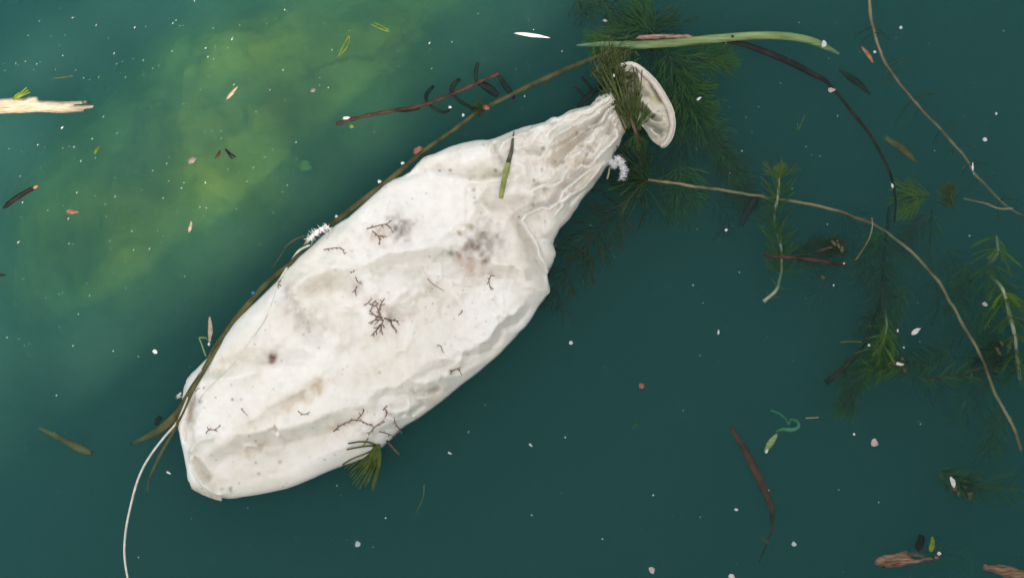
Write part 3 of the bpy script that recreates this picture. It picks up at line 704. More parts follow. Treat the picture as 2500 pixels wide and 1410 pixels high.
weed('hornwort_plant', 'dark waterweed spray between the white fluff and the balloon mouth', 'waterweed', [(1560,300,-40),(1572,350,-70),(1578,400,-100),(1572,437,-110)], 4, 'brown',
     [(.0,.75,24,58,'brush','mid',1),(.5,1,30,76,'hornwort','dark')])
weed('hornwort_plant', 'fuller green waterweed frond just right of the rolled rim', 'waterweed', [(1640,120,-50),(1665,180,-45),(1690,235,-45),(1712,290,-60)], 3.5, 'brown',
     [(0,1,22,72,'hornwort','mid'),(.1,.9,40,78,'hornwort','mid')])
weed('hornwort_plant', 'fan of dark green needles spreading above the pale green blade', 'waterweed', [(1575,52,-45),(1596,66,-45),(1625,78,-60)], 3.5, 'brown', [(0,1,22,84,'hornwort','mid',1),(.2,1,24,88,'hornwort','dark')])
weed('hornwort_plant', 'soft green needle spray below the white fluff and the tan stem', 'waterweed', [(1668,400,-60),(1672,440,-70),(1684,480,-90)], 3, 'brown', [(0,1,22,66,'hornwort','mid'),(.4,1,22,54,'brush','mid')])
# tuft lying over the balloon mouth
tuft = empty('hornwort_tuft', P(1538, 300, 30), 'olive green needle leaved tuft lying across the neck of the balloon', 'waterweed')
m = MB(); r = random.Random(4)
for k in range(26):
    a0 = r.uniform(-1, 1); tx = 1506 + a0 * 60 + r.uniform(-9, 9); ty = 178 + abs(a0) * 20 + r.uniform(-26, 40)
    bx, by = 1538 + r.uniform(-9, 9), 302 + r.uniform(-12, 16)
    c1 = (bx + (tx - bx) * .4 + a0 * 12, by + (ty - by) * .45, r.uniform(30, 52)); 
    m.tube(spline([(bx, by, 34), c1, (tx, ty, r.uniform(12, 34))], 22), 1.4, 4)
m.build('leaf_spray', GREEN['olive'], tuft)
m = MB()
for k in range(300):
    bx, by = 1496 + r.gauss(0, 20), 188 + r.gauss(0, 30); a = r.uniform(-2.6, -0.4); L = r.uniform(18, 42)
    m.tube([(bx, by, r.uniform(8, 20)), (bx + math.cos(a) * L * .5, by + math.sin(a) * L * .5, r.uniform(8, 24)), (bx + math.cos(a + .3) * L, by + math.sin(a + .3) * L, r.uniform(2, 14))], [1.6, 1.3, .7], 3)
m.build('leaf_mat', GREEN['olive'], tuft)
m = MB()
for (x0, y0, x1, y1) in [(1478,238,1525,322),(1486,236,1532,318),(1500,250,1535,316),(1553,218,1548,300),(1567,252,1560,320),(1560,240,1552,300),(1476,240,1510,290)]:
    m.tube(spline([(x1, y1, 30), ((x0 + x1) / 2 + 3, (y0 + y1) / 2, 44), (x0, y0, 36)], 14), 1.8, 5)
m.build('long_leaf', GREEN['olive'], tuft)
for k, (dx, dy) in enumerate([(-.45,-1)]):
    whorl(tuft, 1540, 300, 34, (dx, dy, .2), 92, 'tip', 'olive')
whorl(tuft, 1548, 330, 10, (.3, .9, -.3), 44, 'brush', 'mid'); whorl(tuft, 1550, 322, 22, (.2, -1, .1), 60, 'tip', 'mid')
m = MB(); m.tube(spline([(1534,288,34),(1542,306,36),(1556,340,6),(1566,380,-50),(1574,436,-105)], 8), 4.2, 7); m.build('stem', STEM['brown'], tuft)
# dark shards beside the mouth
m = MB(); root = empty('waterweed_sprig', P(1440, 230, 4), 'dark blue green waterweed sprig with stubby leaves left of the balloon mouth', 'waterweed')
m.tube(spline([(1408,262,2),(1424,246,4),(1442,230,4),(1460,219,3),(1482,212,2)], 6), [2,4,5,5,6,7,8,8,7,6,6,6,6,6,6,6,6][:len(spline([(1408,262,2),(1424,246,4),(1442,230,4),(1460,219,3),(1482,212,2)], 6))], 7, flat=.5); m.build('stem', STEM['inky'], root)
for a_ in [[(1428,242,3),(1416,224,6),(1402,212,7)],[(1448,228,3),(1436,208,7),(1418,188,8)],[(1468,212,5),(1452,182,8),(1446,170,8)],[(1432,236,3),(1446,242,3),(1460,248,4)]]:
    m = MB(); m.tube(spline(a_, 7), 3.4, 6, flat=.5); m.build('leaf', STEM['inky'], root)

# B: long tan stem crossing the right half
weed('waterweed_runner', 'long tan waterweed stem running from the white fluff down to the right edge', 'waterweed',
     [(1575,437,-10),(1700,455,-8),(1840,474,-25),(1985,499,-10),(2085,528,-14),(2160,556,-30),(2225,605,-20),(2290,682,-15),(2345,770,-16),(2395,862,-12),(2440,960,-20),(2478,1040,-14),(2502,1100,-20)], (4.2, 5.0), 'tan',
     [(0,.01,10,95,'hornwort','dark',1)])
weed('waterweed_sprig', 'dark waterweed branch with drooping needle whorls beside the right flank of the balloon', 'waterweed',
     [(1575,440,-70),(1535,490,-70),(1500,520,-70),(1440,600,-70),(1392,648,-90),(1340,742,-120)], (2.2,2.6), 'brown',
     [(0.0,.06,25,95,'hornwort','dark'),(.22,.99,66,82,'hornwort','brown'),(.3,.97,62,78,'hornwort','dark')])
# C: pale stem at upper right with hair-like leaves
weed('waterweed_runner', 'pale olive stem curving down from the top right with hair thin leaves', 'waterweed',
     [(2124,-30,-10),(2127,20,-8),(2138,85,-10),(2155,135,-8),(2180,176,-14),(2235,245,-10),(2290,305,-10),(2345,365,-14),(2380,405,-22),(2420,450,-30),(2482,508,-30),(2520,525,-40)], (5.0,3.6), 'tan',
     [(.14,.9,112,62,'sparse','dark'),(.16,.9,115,50,'sparse','dark')])
weed('waterweed_runner', 'short brown stem joining the yellow green weed to the right hand fork', 'waterweed', [(2366,484,-30),(2410,494,-20),(2455,508,-22),(2484,508,-20)], (3.0,3.4), 'tan')
# F
weed('waterweed_sprig', 'small pale stemmed waterweed with a yellow tip above the brown twig', 'waterweed',
     [(1908,432,-20),(1903,480,-12),(1904,540,-50),(1910,595,-20),(1914,630,-24),(1918,680,-50),(1898,708,-14),(1868,734,-12)], (3.2,4.0), 'pale',
     [(0,.012,10,46,'hornwort','fresh',1),(0,.03,10,36,'tip','yellow',1),(.1,.75,24,52,'milfoil','mid',1),(.3,.8,36,40,'hornwort','mid',1),(.75,1,30,34,'sparse','fresh',1)])
# G: clump with dark surfacing tips
g_ = weed('waterweed_clump', 'dark olive waterweed clump with tips breaking the surface above the brown twig', 'waterweed', [(1955,622,-80),(2000,612,-50),(2035,602,-15)], (3,3), 'brown', [(0,1,13,44,'brush','dark'),(.3,1,18,46,'brush','brown')])
r = random.Random(12)
def lump(name, pts, mat, parent=None, label=None, cat=None, group=None, squash=.6):
    """small faceted uneven body from a ball of points: pts = (x,y,z,r)"""
    import bmesh
    x, y, z, rx, ry, ang = pts
    if name == 'flake': rx *= .82; ry *= .82
    bm = bmesh.new(); bmesh.ops.create_icosphere(bm, subdivisions=2, radius=1.0)
    rr_ = random.Random(int(x * 7 + y)); ph = rr_.uniform(0, 99)
    for v in bm.verts:
        k = 1 + 0.22 * math.sin(v.co.x * 3.1 + ph) * math.cos(v.co.y * 4.3 + ph) + rr_.uniform(-.10, .10)
        q = Vector((v.co.x * rx * k, v.co.y * ry * k, v.co.z * min(rx, ry) * squash * k))
        c_, s_ = math.cos(ang), math.sin(ang)
        v.co = Vector(((q.x * c_ - q.y * s_) * S, -(q.x * s_ + q.y * c_) * S, q.z * S))
    me = bpy.data.meshes.new(name); bm.to_mesh(me); bm.free()
    me.polygons.foreach_set('use_smooth', [True] * len(me.polygons)); me.materials.append(mat)
    o = bpy.data.objects.new(name, me); scene.collection.objects.link(o)
    if parent is not None: o.parent = parent; o.location = P(x, y, z) - parent.location
    else: o.location = P(x, y, z)
    return tag(o, label, cat, group)
wetdark = material('wet_black_green_weed', (0.006,0.008,0.004), 0.25, 0.6, 0.4, 400, col2=(0.10,0.10,0.03), bump=0.0004, bscale=900)
for (x, y, a, b, an) in [(2036,593,9,5,.8),(2048,600,8,5,1.2),(2056,608,6,9,.1),(2044,588,5,4,.4)]: lump('surfacing_tip', (x, y, 2, a, b, an), wetdark, g_)
lump('weed_tip', (2010,677,1,8,5,.1), wetdark, None, 'tiny black weed tip poking out of the water below the brown twig', 'waterweed')
weed('twig', 'thin reddish brown twig floating across the pale stemmed sprig', 'twig', [(1864,622,2),(1900,628,1),(1960,631,2),(2010,637,0),(2035,642,-6),(2072,646,-14)], (3.4,3.8), 'red')
weed('twig', 'very thin pale curved twig hanging from the long tan stem', 'twig', [(2130,532,3),(2128,560,3),(2118,590,2),(2104,612,2),(2088,634,0)], (2.0,2.4), 'tan', knots=False)
# H
weed('waterweed_sprig', 'dark purple stemmed waterweed tapering down to the left in the right half', 'waterweed',
     [(2196,500,-60),(2192,560,-70),(2184,640,-70),(2175,720,-60),(2150,790,-50),(2115,850,-36),(2070,900,-30),(2024,938,-30)], (4.0,7.0), 'dark',
     [(.15,.68,34,66,'milfoil','dark'),(.3,.55,36,50,'milfoil','brown')])
weed('waterweed_sprig', 'green fuzzy waterweed with pale stem pieces ending in a bushy brown tip', 'waterweed',
     [(2200,640,-110),(2196,700,-100),(2184,770,-60),(2172,810,-24),(2160,850,-24),(2145,885,-60),(2118,930,-70),(2100,965,-70),(2090,1005,-70)], (3.0,3.6), 'pale',
     [(.1,.72,26,56,'milfoil','mid'),(.35,.8,24,50,'milfoil','bright'),(.7,1,12,42,'brush','mid'),(.82,1,10,34,'brush','brown')])
# J
weed('waterweed_sprig', 'bright yellow green waterweed tip spreading like a star near the right edge', 'waterweed', [(2300,470,-70),(2275,474,-60),(2262,478,-50)], (3.4,3.4), 'olive', [(.2,1,14,66,'brush','yellow'),(.9,1,12,50,'brush','bright')])
weed('waterweed_clump', 'olive waterweed rosette with pale specks beside the yellow green star tip', 'waterweed', [(2350,505,-50),(2336,480,-30),(2328,462,-20)], (4,4), 'olive', [(0,1,9,36,'brush','olive'),(.5,1,14,30,'brush','fresh')])
weed('waterweed_sprig', 'dim thin stemmed waterweed hanging under the olive rosette', 'waterweed', [(2330,500,-130),(2330,560,-140),(2337,620,-150),(2350,680,-160),(2362,735,-160),(2350,800,-180)], (3.4,2.6), 'dark', [(.05,.95,40,62,'milfoil','mid')])
weed('waterweed_sprig', 'brownish curled frond left of the dim hanging weed', 'waterweed', [(2300,520,-90),(2272,550,-100),(2250,585,-100),(2240,605,-100)], (3,2), 'brown', [(0,1,16,40,'milfoil','brown'),(.4,1,16,40,'milfoil','dark')])
# I
weed('waterweed_sprig', 'pale stemmed waterweed at the right edge with wide feathery whorls', 'waterweed', [(2462,575,-60),(2448,620,-30),(2446,660,-80),(2455,706,-16),(2470,770,-14),(2482,822,-14),(2498,880,-30),(2512,930,-40)], (4.2,5.0), 'pale',
     [(0.0,.4,34,66,'milfoil','bright'),(.2,1,44,72,'milfoil','mid')])
# L, faint horizontal branches low right
weed('waterweed_runner', 'thin reddish runner crossing the long tan stem low on the right', 'waterweed', [(2262,922,-40),(2310,924,-36),(2365,918,-30),(2400,898,-20),(2440,888,-24),(2500,874,-30)], (2.4,2.6), 'red', [(.0,.45,26,44,'milfoil','mid'),(.5,1,34,52,'milfoil','dark')])
weed('waterweed_sprig', 'green feathery sprig lying flat toward the white bubble patch', 'waterweed', [(2290,895,-60),(2240,900,-50),(2180,900,-30),(2130,904,-30)], (2.4,2.4), 'olive', [(0,1,22,46,'milfoil','mid'),(.5,1,18,40,'milfoil','bright')])
weed('waterweed_sprig', 'faint waterweed below the runner near the right edge', 'waterweed', [(2425,910,-110),(2424,950,-120),(2416,1000,-140),(2408,1050,-160)], (3,3), 'pale', [(0,1,34,60,'milfoil','mid')])
weed('waterweed_sprig', 'dim olive waterweed at the right edge under the tan stem', 'waterweed', [(2510,900,-120),(2470,960,-140),(2440,1060,-170)], (3,3), 'olive', [(0,1,36,66,'milfoil','mid')])
weed('waterweed_clump', 'dark weed bunch with wet tips left of the pale stem at the right edge', 'waterweed', [(2470,838,-60),(2450,850,-30),(2425,870,-40),(2400,895,-60)], (3,3), 'dark', [(0,1,18,42,'milfoil','dark'),(.2,.8,20,40,'milfoil','mid')])
cl = [o for o in scene.collection.objects if o.name.startswith('waterweed_clump')][-1]
for (x, y, a, b, an) in [(2446,838,7,4,.9),(2436,854,9,5,1.0),(2440,862,6,5,.2),(2464,845,7,4,.5)]: lump('surfacing_tip', (x, y, 2, a, b, an), wetdark, cl)
cl2 = weed('waterweed_clump', 'dark weed tips around a white foam streak on the right', 'waterweed', [(2245,905,-60),(2215,898,-20),(2190,890,-10)], (3,3), 'olive', [(0,1,20,40,'milfoil','mid')])
for (x, y, a, b, an) in [(2204,876,7,4,.3),(2184,888,7,3,.1),(2209,904,6,4,.9),(2174,886,5,3,.2)]: lump('surfacing_tip', (x, y, 2, a, b, an), wetdark, cl2)
cl3 = weed('waterweed_clump', 'patch of dark weed with wet black tips and white foam at lower right', 'waterweed', [(2320,1160,-60),(2350,1180,-40),(2390,1196,-60),(2440,1204,-60),(2505,1202,-60)], (3,3), 'olive', [(0,.5,20,52,'milfoil','mid'),(.0,.4,16,40,'brush','dark'),(.4,1,36,56,'milfoil','mid')])
for (x, y, a, b, an) in [(2334,1196,10,5,.6),(2341,1206,6,5,.2),(2333,1187,6,4,0),(2369,1206,9,6,-.4),(2368,1214,4,7,.1),(2357,1188,5,3,0),(2355,1173,4,3,.4)]: lump('surfacing_tip', (x, y, 2, a, b, an), wetdark, cl3)
for k, (x, y, dx, dy, lb) in enumerate([(2175,560,-40,130,'hazy green frond dropping from the bend of the tan stem'),(2240,700,-60,140,'hazy green frond between the purple stem and the tan stem'),(2395,640,-20,110,'hazy green frond in the upper part of the right hand thicket'),(2430,760,40,90,'hazy green frond left of the pale right edge stem'),(2350,860,-80,30,'hazy green frond lying along the reddish runner'),(2485,1010,-30,120,'hazy green frond low at the right edge'),(1960,600,60,30,'hazy green frond over the brown twig'),(2090,880,20,90,'hazy green frond beside the bushy brown tip')]):
    weed('waterweed_sprig', lb, 'waterweed', [(x, y, -70), (x + dx * .5 - 9, y + dy * .5, -80), (x + dx, y + dy, -95)], (2.6,2), 'olive', [(0,1,20,50,'milfoil','mid'),(.3,1,34,44,'hornwort','mid' if k % 2 else 'dark')])
# distant dim weeds under the right side
for k, (x, y, dx, dy, lb) in enumerate([(2130,600,-60,110,'dim deep waterweed left of the purple stem'),(2230,640,10,150,'dim deep waterweed right of the purple stem'),(2400,600,30,130,'dim deep waterweed between the two right hand sprigs'),(2480,700,-40,160,'dim deep waterweed behind the pale right edge stem'),(2120,500,60,70,'dim deep waterweed under the bend of the tan stem'),(2400,760,20,120,'dim deep waterweed beneath the tan stem low right'),(2300,940,100,40,'dim deep waterweed under the reddish runner'),(2330,1395,130,30,'dim green waterweed at the bottom edge under the bark scrap'),(1790,470,40,90,'dark deep waterweed under the brown bushy end')]):
    weed('waterweed_sprig', lb, 'waterweed', [(x, y, -190), (x + dx * .5 + 12, y + dy * .5, -210), (x + dx, y + dy, -230)], (3.5,3), 'dark', [(0,1,30,64,'milfoil','mid' if k % 2 else 'dark')])

# ------------------------------------------------------------------ blades, twigs, strings
def hb(x, y): return float(balloon_h([x], [y])[0])
def over(pts, lift=3.0):
    out_ = []
    for x, y in pts:
        out_.append((x, y, (max(hb(x, y), 0) if inside(np.array([x]), np.array([y]), OUT)[0] else 0) + lift))
    return out_
def blade(name, label, cat, pts, wds, mat, flat=.25, sides=8):
    sp = spline([(*p, w_) for p, w_ in zip(pts, wds)], 7)
    m = MB(); m.tube([p[:3] for p in sp], [max(.3, p[3]) for p in sp], sides, flat=flat)
    return tag(m.build(name, mat), label, cat)
palegreen = material('pale_green_reed', (0.20,0.31,0.10), 0.45, 0.35, 0.2, 60, col2=(0.36,0.46,0.21), trans=.2, stretch=(1,14,1))
blade('reed_blade', 'broad pale green reed blade floating level near the top right of the balloon', 'reed', [(1410,101,-70),(1450,101,-50),(1500,104,-30),(1560,107,-18),(1640,103,-10),(1740,94,-8),(1840,86,-8),(1920,87,-10),(1975,95,-14),(2010,106,-24),(2058,124,-50)],
      [2,6,8,10,11,10.5,10,10,9.5,8.5,3], palegreen, .65)
olv = STEM['olive']
blade('reed_blade', 'long olive brown reed arching from the pale green blade to the upper balloon edge', 'reed',
      [(1560,106,-28),(1500,121,-24),(1400,160,-12),(1300,205,-8),(1230,240,-6),(1170,270,-8),(1100,322,-6),(1034,368,-3),(976,418,0),(918,464,2),(868,502,3),(824,536,3),(780,566,3),(738,604,3)], [4,5,6,6,5,5,5,5,6,6.5,7,6,5,4], olv, .5)
blade('reed_blade', 'dark brown arching reed from the pale green blade down to the right', 'reed', [(1765,98,-24),(1810,104,-16),(1870,125,-12),(1930,150,-12),(1990,180,-14),(2020,198,-12),(2050,230,-16),(2090,280,-14),(2125,325,-12),(2155,375,-16),(2180,430,-18),(2196,490,-40),(2200,540,-70)],
      [3,6,8,8,7,5,4,4,4,3.5,3.5,3,2.5], STEM['dark'], .5)
pts = [(740,612),(716,645),(680,672),(645,705),(612,742),(580,780),(556,815),(530,852),(514,885)]
blade('reed_blade', 'olive green reed blade hugging the lower left edge of the balloon', 'reed', [(x - 4, y - 3, z) for x, y, z in over(pts, 1)], [3,5,6,6.5,6.5,6,5,4.5,3], olv, .4)
pts = [(548,812),(522,858),(500,905),(478,945),(458,978),(440,1004)]
o1 = over(pts, 4) + [(405,1036,-12), (365,1062,-30), (306,1090,-60)]
blade('reed_blade', 'broad olive reed crossing the bottom left corner of the balloon and trailing underwater', 'reed', o1, [2,3,4.5,6.5,8.5,10.5,11,9,4], olv, .35)
pts = [(556,806),(540,840),(512,890),(486,938),(462,982),(444,1016)]
blade('reed_blade', 'thin olive reed beside the broad one at the bottom left of the balloon', 'reed', over(pts, 6) + [(420,1056,-8),(388,1110,-16),(358,1170,-34),(345,1215,-60)], [2.5,3.5,4.5,5,5,5,4,4,3,2], olv, .5)
whitem = material('off_white_string', (0.62,0.60,0.50), 0.6, 0.3, 0.08, 400, col2=(0.75,0.73,0.64))
STR = over([(757,598),(730,612),(712,638),(697,662),(683,688)], 5)
blade('string', 'off white string emerging beside the white fluff on the upper left balloon edge', 'string', STR, [2.6,2.8,2.8,2.6,1.8], whitem, 1.0, 6)
th = over([(683,690),(672,735),(655,780),(620,832),(580,884),(540,925),(505,962),(470,1002),(446,1028)], 3)
blade('string', 'hair thin pale thread running down the left side of the balloon', 'string', th, [.9]*9, whitem, 1.0, 5)
blade('string', 'long white string curving from the balloon down off the bottom edge', 'string', over([(500,900),(470,962),(446,1010)], 8) + [(428,1036,5),(405,1062,3),(375,1100,2),(350,1140,2),(332,1185,2),(318,1240,2),(308,1290,2),(304,1340,2),(307,1380,2),(316,1430,2)], [1.6,2,2.4,2.6,2.8,2.8,2.8,2.8,2.8,2.8,2.8,2.8,2.8], whitem, 1.0, 6)
# grass tip on the balloon
gt = material('yellow_green_grass_tip', (0.05,0.06,0.03), 0.5, 0.3, 0.1, 20, col2=(0.40,0.46,0.16))
gtip = empty('grass_snippet', P(1240, 410, 60), 'short grass blade, grey at the tip and yellow green below, lying on the balloon neck', 'grass blade')
pts = [(1255,322),(1252,345),(1249,372),(1241,400)]
sp = spline([(*p, w_) for p, w_ in zip(over(pts, 9), [1,3,4.5,6])], 7); m = MB(); m.tube([p[:3] for p in sp], [p[3] for p in sp], 8, flat=.3); m.build('dry_tip', material('grey_dry_grass', (0.06,0.06,0.05), .6, .3, .2, 200, col2=(0.14,0.14,0.10)), gtip)
pts = [(1241,400),(1236,420),(1232,440),(1227,465),(1223,487)]
sp = spline([(*p, w_) for p, w_ in zip(over(pts, 9), [6,7,6.5,6,5.5])], 7); m = MB(); m.tube([p[:3] for p in sp], [p[3] for p in sp], 8, flat=.3); m.build('green_base', material('lime_grass', (0.28,0.32,0.08), .45, .3, .15, 200, col2=(0.42,0.46,0.16), trans=.2), gtip)
# pondweed twig, upper centre
pw = empty('pondweed_twig', P(1020, 250, 0), 'reddish brown pondweed twig with dark hooked leaves left of the arching reed', 'pondweed')
m = MB(); sp = spline([(820,301,-14),(850,293,-8),(900,281,-4),(960,270,-3),(1010,261,-3),(1060,247,-3),(1120,222,-3),(1180,195,-3),(1218,178,-4)], 7); m.tube(sp, [4.5 + .8 * math.sin(i * 1.3) for i in range(len(sp))], 7); m.build('stem', STEM['red'], pw)
for a_, w_ in [([(1042,250),(1040,232),(1048,218),(1058,207)],4),([(1044,252),(1060,264),(1080,272),(1094,268),(1100,258)],3),([(1100,225),(1106,208),(1114,198),(1122,190)],5),([(1102,226),(1118,242),(1140,256),(1160,263)],3.5),([(1164,200),(1161,182),(1166,150)],4),([(1168,202),(1190,212),(1216,232)],8),([(1217,182),(1228,200),(1240,216),(1256,238)],6),([(975,272),(1000,268),(1024,262)],3)]:
    sp = spline([(x, y, -5 - 6 * i) for i, (x, y) in enumerate(a_)], 6); m = MB(); m.tube(sp, [w_ * (0.55 + 0.75 * math.sin(3.0 * (i + .3) / len(sp))) for i in range(len(sp))], 6, flat=.4); m.build('leaf', STEM['inky'], pw)
weed('waterweed_sprig', 'small dark tangled sprig where the pondweed twig meets the arching reed', 'waterweed', [(1186,262,-2),(1172,262,-4),(1150,268,-6)], (3,2), 'dark', [(0,1,16,26,'hornwort','dark'),(0,.3,9,24,'brush','olive')])
# submerged brown leaf, right bottom
blade('drowned_leaf', 'long reddish brown drowned reed leaf trailing down at lower right of centre', 'leaf', [(1788,1042,-40),(1806,1072,-32),(1828,1110,-28),(1850,1155,-30),(1872,1200,-36),(1890,1245,-40),(1898,1280,-80),(1898,1310,-90),(1888,1350,-120),(1876,1395,-150)], [4,7.5,9,10,10,8,5.5,4,3,2.5], STEM['red'], .4)
blade('drowned_leaf', 'short olive drowned leaf scrap beside the tip of the reddish brown leaf', 'leaf', [(1866,1318,-90),(1880,1330,-80),(1894,1340,-90)], [2,4,2], STEM['olive'], .4)
blade('drowned_leaf', 'brown and olive drowned stalk at the left near the bottom left corner', 'leaf', [(76,1048,-60),(110,1062,-50),(150,1080,-40),(185,1098,-36),(212,1112,-50)], [3,6,8,10,6], STEM['olive'], .5)
blade('drowned_leaf', 'dark purple leaf scrap beside the reed trailing from the balloon', 'leaf', [(372,1040,-40),(376,1028,-40),(384,1020,-44)], [5,8,5], STEM['dark'], .4)
blade('drowned_leaf', 'dark drowned leaf hanging below the brown bushy weed', 'leaf', [(1858,470,-60),(1846,496,-60),(1830,520,-64),(1818,550,-70)], [6,11,9,6], STEM['dark'], .4)
blade('drowned_leaf', 'blurred purple brown leaf between the two arching stems at upper right', 'leaf', [(2060,162,-60),(2085,182,-50),(2110,200,-50),(2138,224,-60)], [2,8,8,2], STEM['dark'], .4)
blade('drowned_leaf', 'olive tuft shaped leaf scrap between the arching stems on the right', 'leaf', [(2172,330,-50),(2200,352,-36),(2222,368,-36),(2250,396,-50)], [6,10,9,3], STEM['olive'], .4)
fg = material('sea_green_algae_ribbon', (0.04,0.20,0.09), 0.5, 0.3, 0.2, 150, col2=(0.10,0.34,0.18), trans=.3)
blade('algae_ribbon', 'thin sea green curled algae ribbon at lower right', 'algae', [(1888,1004,-40),(1910,1012,-40),(1928,1030,-40),(1932,1040,-38),(1936,1026,-34),(1952,1030,-34),(1956,1044,-34),(1940,1052,-34),(1915,1050,-34),(1898,1058,-34)], [2,2.5,2.5,2,3,3.5,4,5,4,2], fg, .3)
blade('leaf_scrap', 'small lime green leaf below the curled algae ribbon', 'leaf', [(1900,1060,-14),(1890,1072,-10),(1880,1086,-10),(1868,1104,-8)], [3,7,8,2], palegreen, .3)

# ------------------------------------------------------------------ WOOD
woodm = material('bleached_driftwood', (0.42,0.34,0.24), 0.8, 0.2, 0.2, 160, col2=(0.62,0.54,0.42), bump=0.0006, bscale=300, stretch=(1,8,1))
barks = material('brown_bark_scrap', (0.13,0.07,0.04), 0.8, 0.2, 0.3, 160, col2=(0.34,0.22,0.15), bump=0.0006, bscale=400, stretch=(1,6,1))
pinkwood = material('pinkish_wood_sliver', (0.30,0.16,0.12), 0.7, 0.2, 0.25, 200, col2=(0.52,0.34,0.27), bump=0.0004, bscale=500, stretch=(1,6,1))
def plate(name, outline, z0, z1, mat, parent=None, label=None, cat=None, jag=0.0, seed=1):
    """a sliver of wood or bark: outline with thickness, rounded top, grain ridges"""
    rr_ = random.Random(seed)
    o_ = []
    for i, p in enumerate(outline):
        q = outline[(i + 1) % len(outline)]; n = max(1, int(math.dist(p, q) / 6))
        for j in range(n): o_.append((p[0] + (q[0] - p[0]) * j / n + rr_.uniform(-jag, jag), p[1] + (q[1] - p[1]) * j / n + rr_.uniform(-jag, jag)))
    xs_ = [p[0] for p in o_]; ys_ = [p[1] for p in o_]
    gx_, gy_ = np.meshgrid(np.arange(min(xs_), max(xs_), 5), np.arange(min(ys_), max(ys_), 4)); gx_ = gx_.ravel(); gy_ = gy_.ravel()
    k = inside(gx_, gy_, o_); gx_ = gx_[k]; gy_ = gy_[k]
    if len(gx_):
        d, _, _ = poly_info(gx_, gy_, o_, closed=True); k = d > 2.2; gx_ = gx_[k]; gy_ = gy_[k]
    pts = [Vector(p) for p in o_] + [Vector((a, b)) for a, b in zip(gx_, gy_)]; nr = len(o_)
    vo, eo, fo, *_ = delaunay_2d_cdt(pts, [(i, (i + 1) % nr) for i in range(nr)], [], 1, 1e-5)
    X = np.array([v[0] for v in vo]); Y = np.array([v[1] for v in vo]); d, _, _ = poly_info(X, Y, o_, closed=True)
    ang = 0.05
    ridg = 1.3 * nzA((X + Y * ang) / 7, Y * 1.0 - X * ang, 5) + 1.0 * nzB(X / 3, Y, 9)
    Z = z0 + (z1 - z0) * np.clip(d / 7, 0, 1) ** .6 + ridg * np.clip(d / 3, 0, 1)
    rim = d < .3; idx = np.full(len(X), -1); extra = []
    for i in range(len(X)):
        if rim[i]: idx[i] = i
        else: idx[i] = len(X) + len(extra); extra.append(i)
    base = P(float(X.mean()), float(Y.mean()), 0) if parent is None else parent.location
    V = [tuple(P(a, b, c) - base) for a, b, c in zip(X, Y, Z)] + [tuple(P(X[i], Y[i], z0 - (z1 - z0) * .5) - base) for i in extra]
    F = []
    for f in fo:
        p0, p1, p2 = [Vector((V[i][0], V[i][1])) for i in f[:3]]
        f = list(f)[::-1] if (p1 - p0).cross(p2 - p0) < 0 else list(f)
        F.append(tuple(f)); F.append(tuple(int(idx[i]) for i in f[::-1]))
    me = bpy.data.meshes.new(name); me.from_pydata(V, [], F); me.polygons.foreach_set('use_smooth', [True] * len(me.polygons)); me.materials.append(mat)
    o = bpy.data.objects.new(name, me); scene.collection.objects.link(o)
    if parent is not None: o.parent = parent
    else: o.location = base
    return tag(o, label, cat)
plate('wood_splinter', [(-30,243),(10,240),(35,238),(60,240),(70,236),(90,236),(94,245),(150,247),(218,246),(222,252),(182,255),(182,257),(228,257),(226,264),(205,266),(215,268),(210,272),(150,276),(95,273),(40,276),(-30,278)], -3, 9, woodm,
      label='sunlit bleached wood splinter with a split end at the left edge', cat='driftwood', jag=.5)
plate('bark_scrap', [(2135,1374),(2142,1362),(2158,1354),(2180,1352),(2200,1347),(2214,1345),(2218,1352),(2230,1362),(2246,1364),(2268,1360),(2295,1356),(2292,1362),(2262,1369),(2230,1376),(2200,1382),(2168,1386),(2150,1385),(2160,1382),(2142,1380)], -3, 7, barks,
      label='frayed brown bark scrap with a pale patch and a thin tail at lower right', cat='bark', jag=.8, seed=3)
plate('bark_scrap', [(2400,1383),(2404,1375),(2420,1380),(2440,1378),(2462,1380),(2490,1390),(2530,1398),(2530,1430),(2470,1420),(2440,1402),(2420,1394),(2402,1390)], -6, 5, barks, label='dark reddish bark scrap in the bottom right corner', cat='bark', jag=1.0, seed=5)
r = random.Random(6); m = MB()
for k in range(26):
    x = r.uniform(2205, 2262); m.tube([(x, 1352 + (x - 2205) * .17, 3), (x + r.uniform(-4, 6), 1346 + (x - 2205) * .17 - r.uniform(0, 6), 2)], [.8, .3], 3)
tag(m.build('bark_fibre', barks), 'fringe of loose fibres on the top of the frayed bark scrap', 'bark')
plate('wood_sliver', [(1552,92),(1560,86),(1590,83),(1620,82),(1650,84),(1680,83),(1694,87),(1690,92),(1640,93),(1600,95),(1560,96)], -6, 3, pinkwood, label='pinkish brown wood sliver resting against the pale green reed blade', cat='wood sliver', jag=.8, seed=8)
plate('bark_stick', [(5,508),(14,494),(35,478),(60,463),(85,452),(93,451),(90,459),(66,473),(42,489),(18,506),(8,511)], -3, 7, STEM['dark'], label='dark split stick with an orange tip near the left edge', cat='stick', jag=.6, seed=9)
lump('stick_tip', (88,456,4,7,4,-.5), material('orange_wood', (0.35,0.14,0.07), .7, .2, .2, 200, col2=(0.55,0.26,0.14)), None, 'orange brown tip of the dark split stick', 'stick')
lump('stick', (2,671,2,14,4,0), STEM['dark'], None, 'black stick end entering at the left edge', 'stick')
redm = material('red_brown_husk', (0.28,0.09,0.05), .6, .3, .25, 300, col2=(0.48,0.20,0.13)); tanm = material('tan_husk', (0.38,0.28,0.18), .7, .2, .2, 300, col2=(0.56,0.44,0.32))
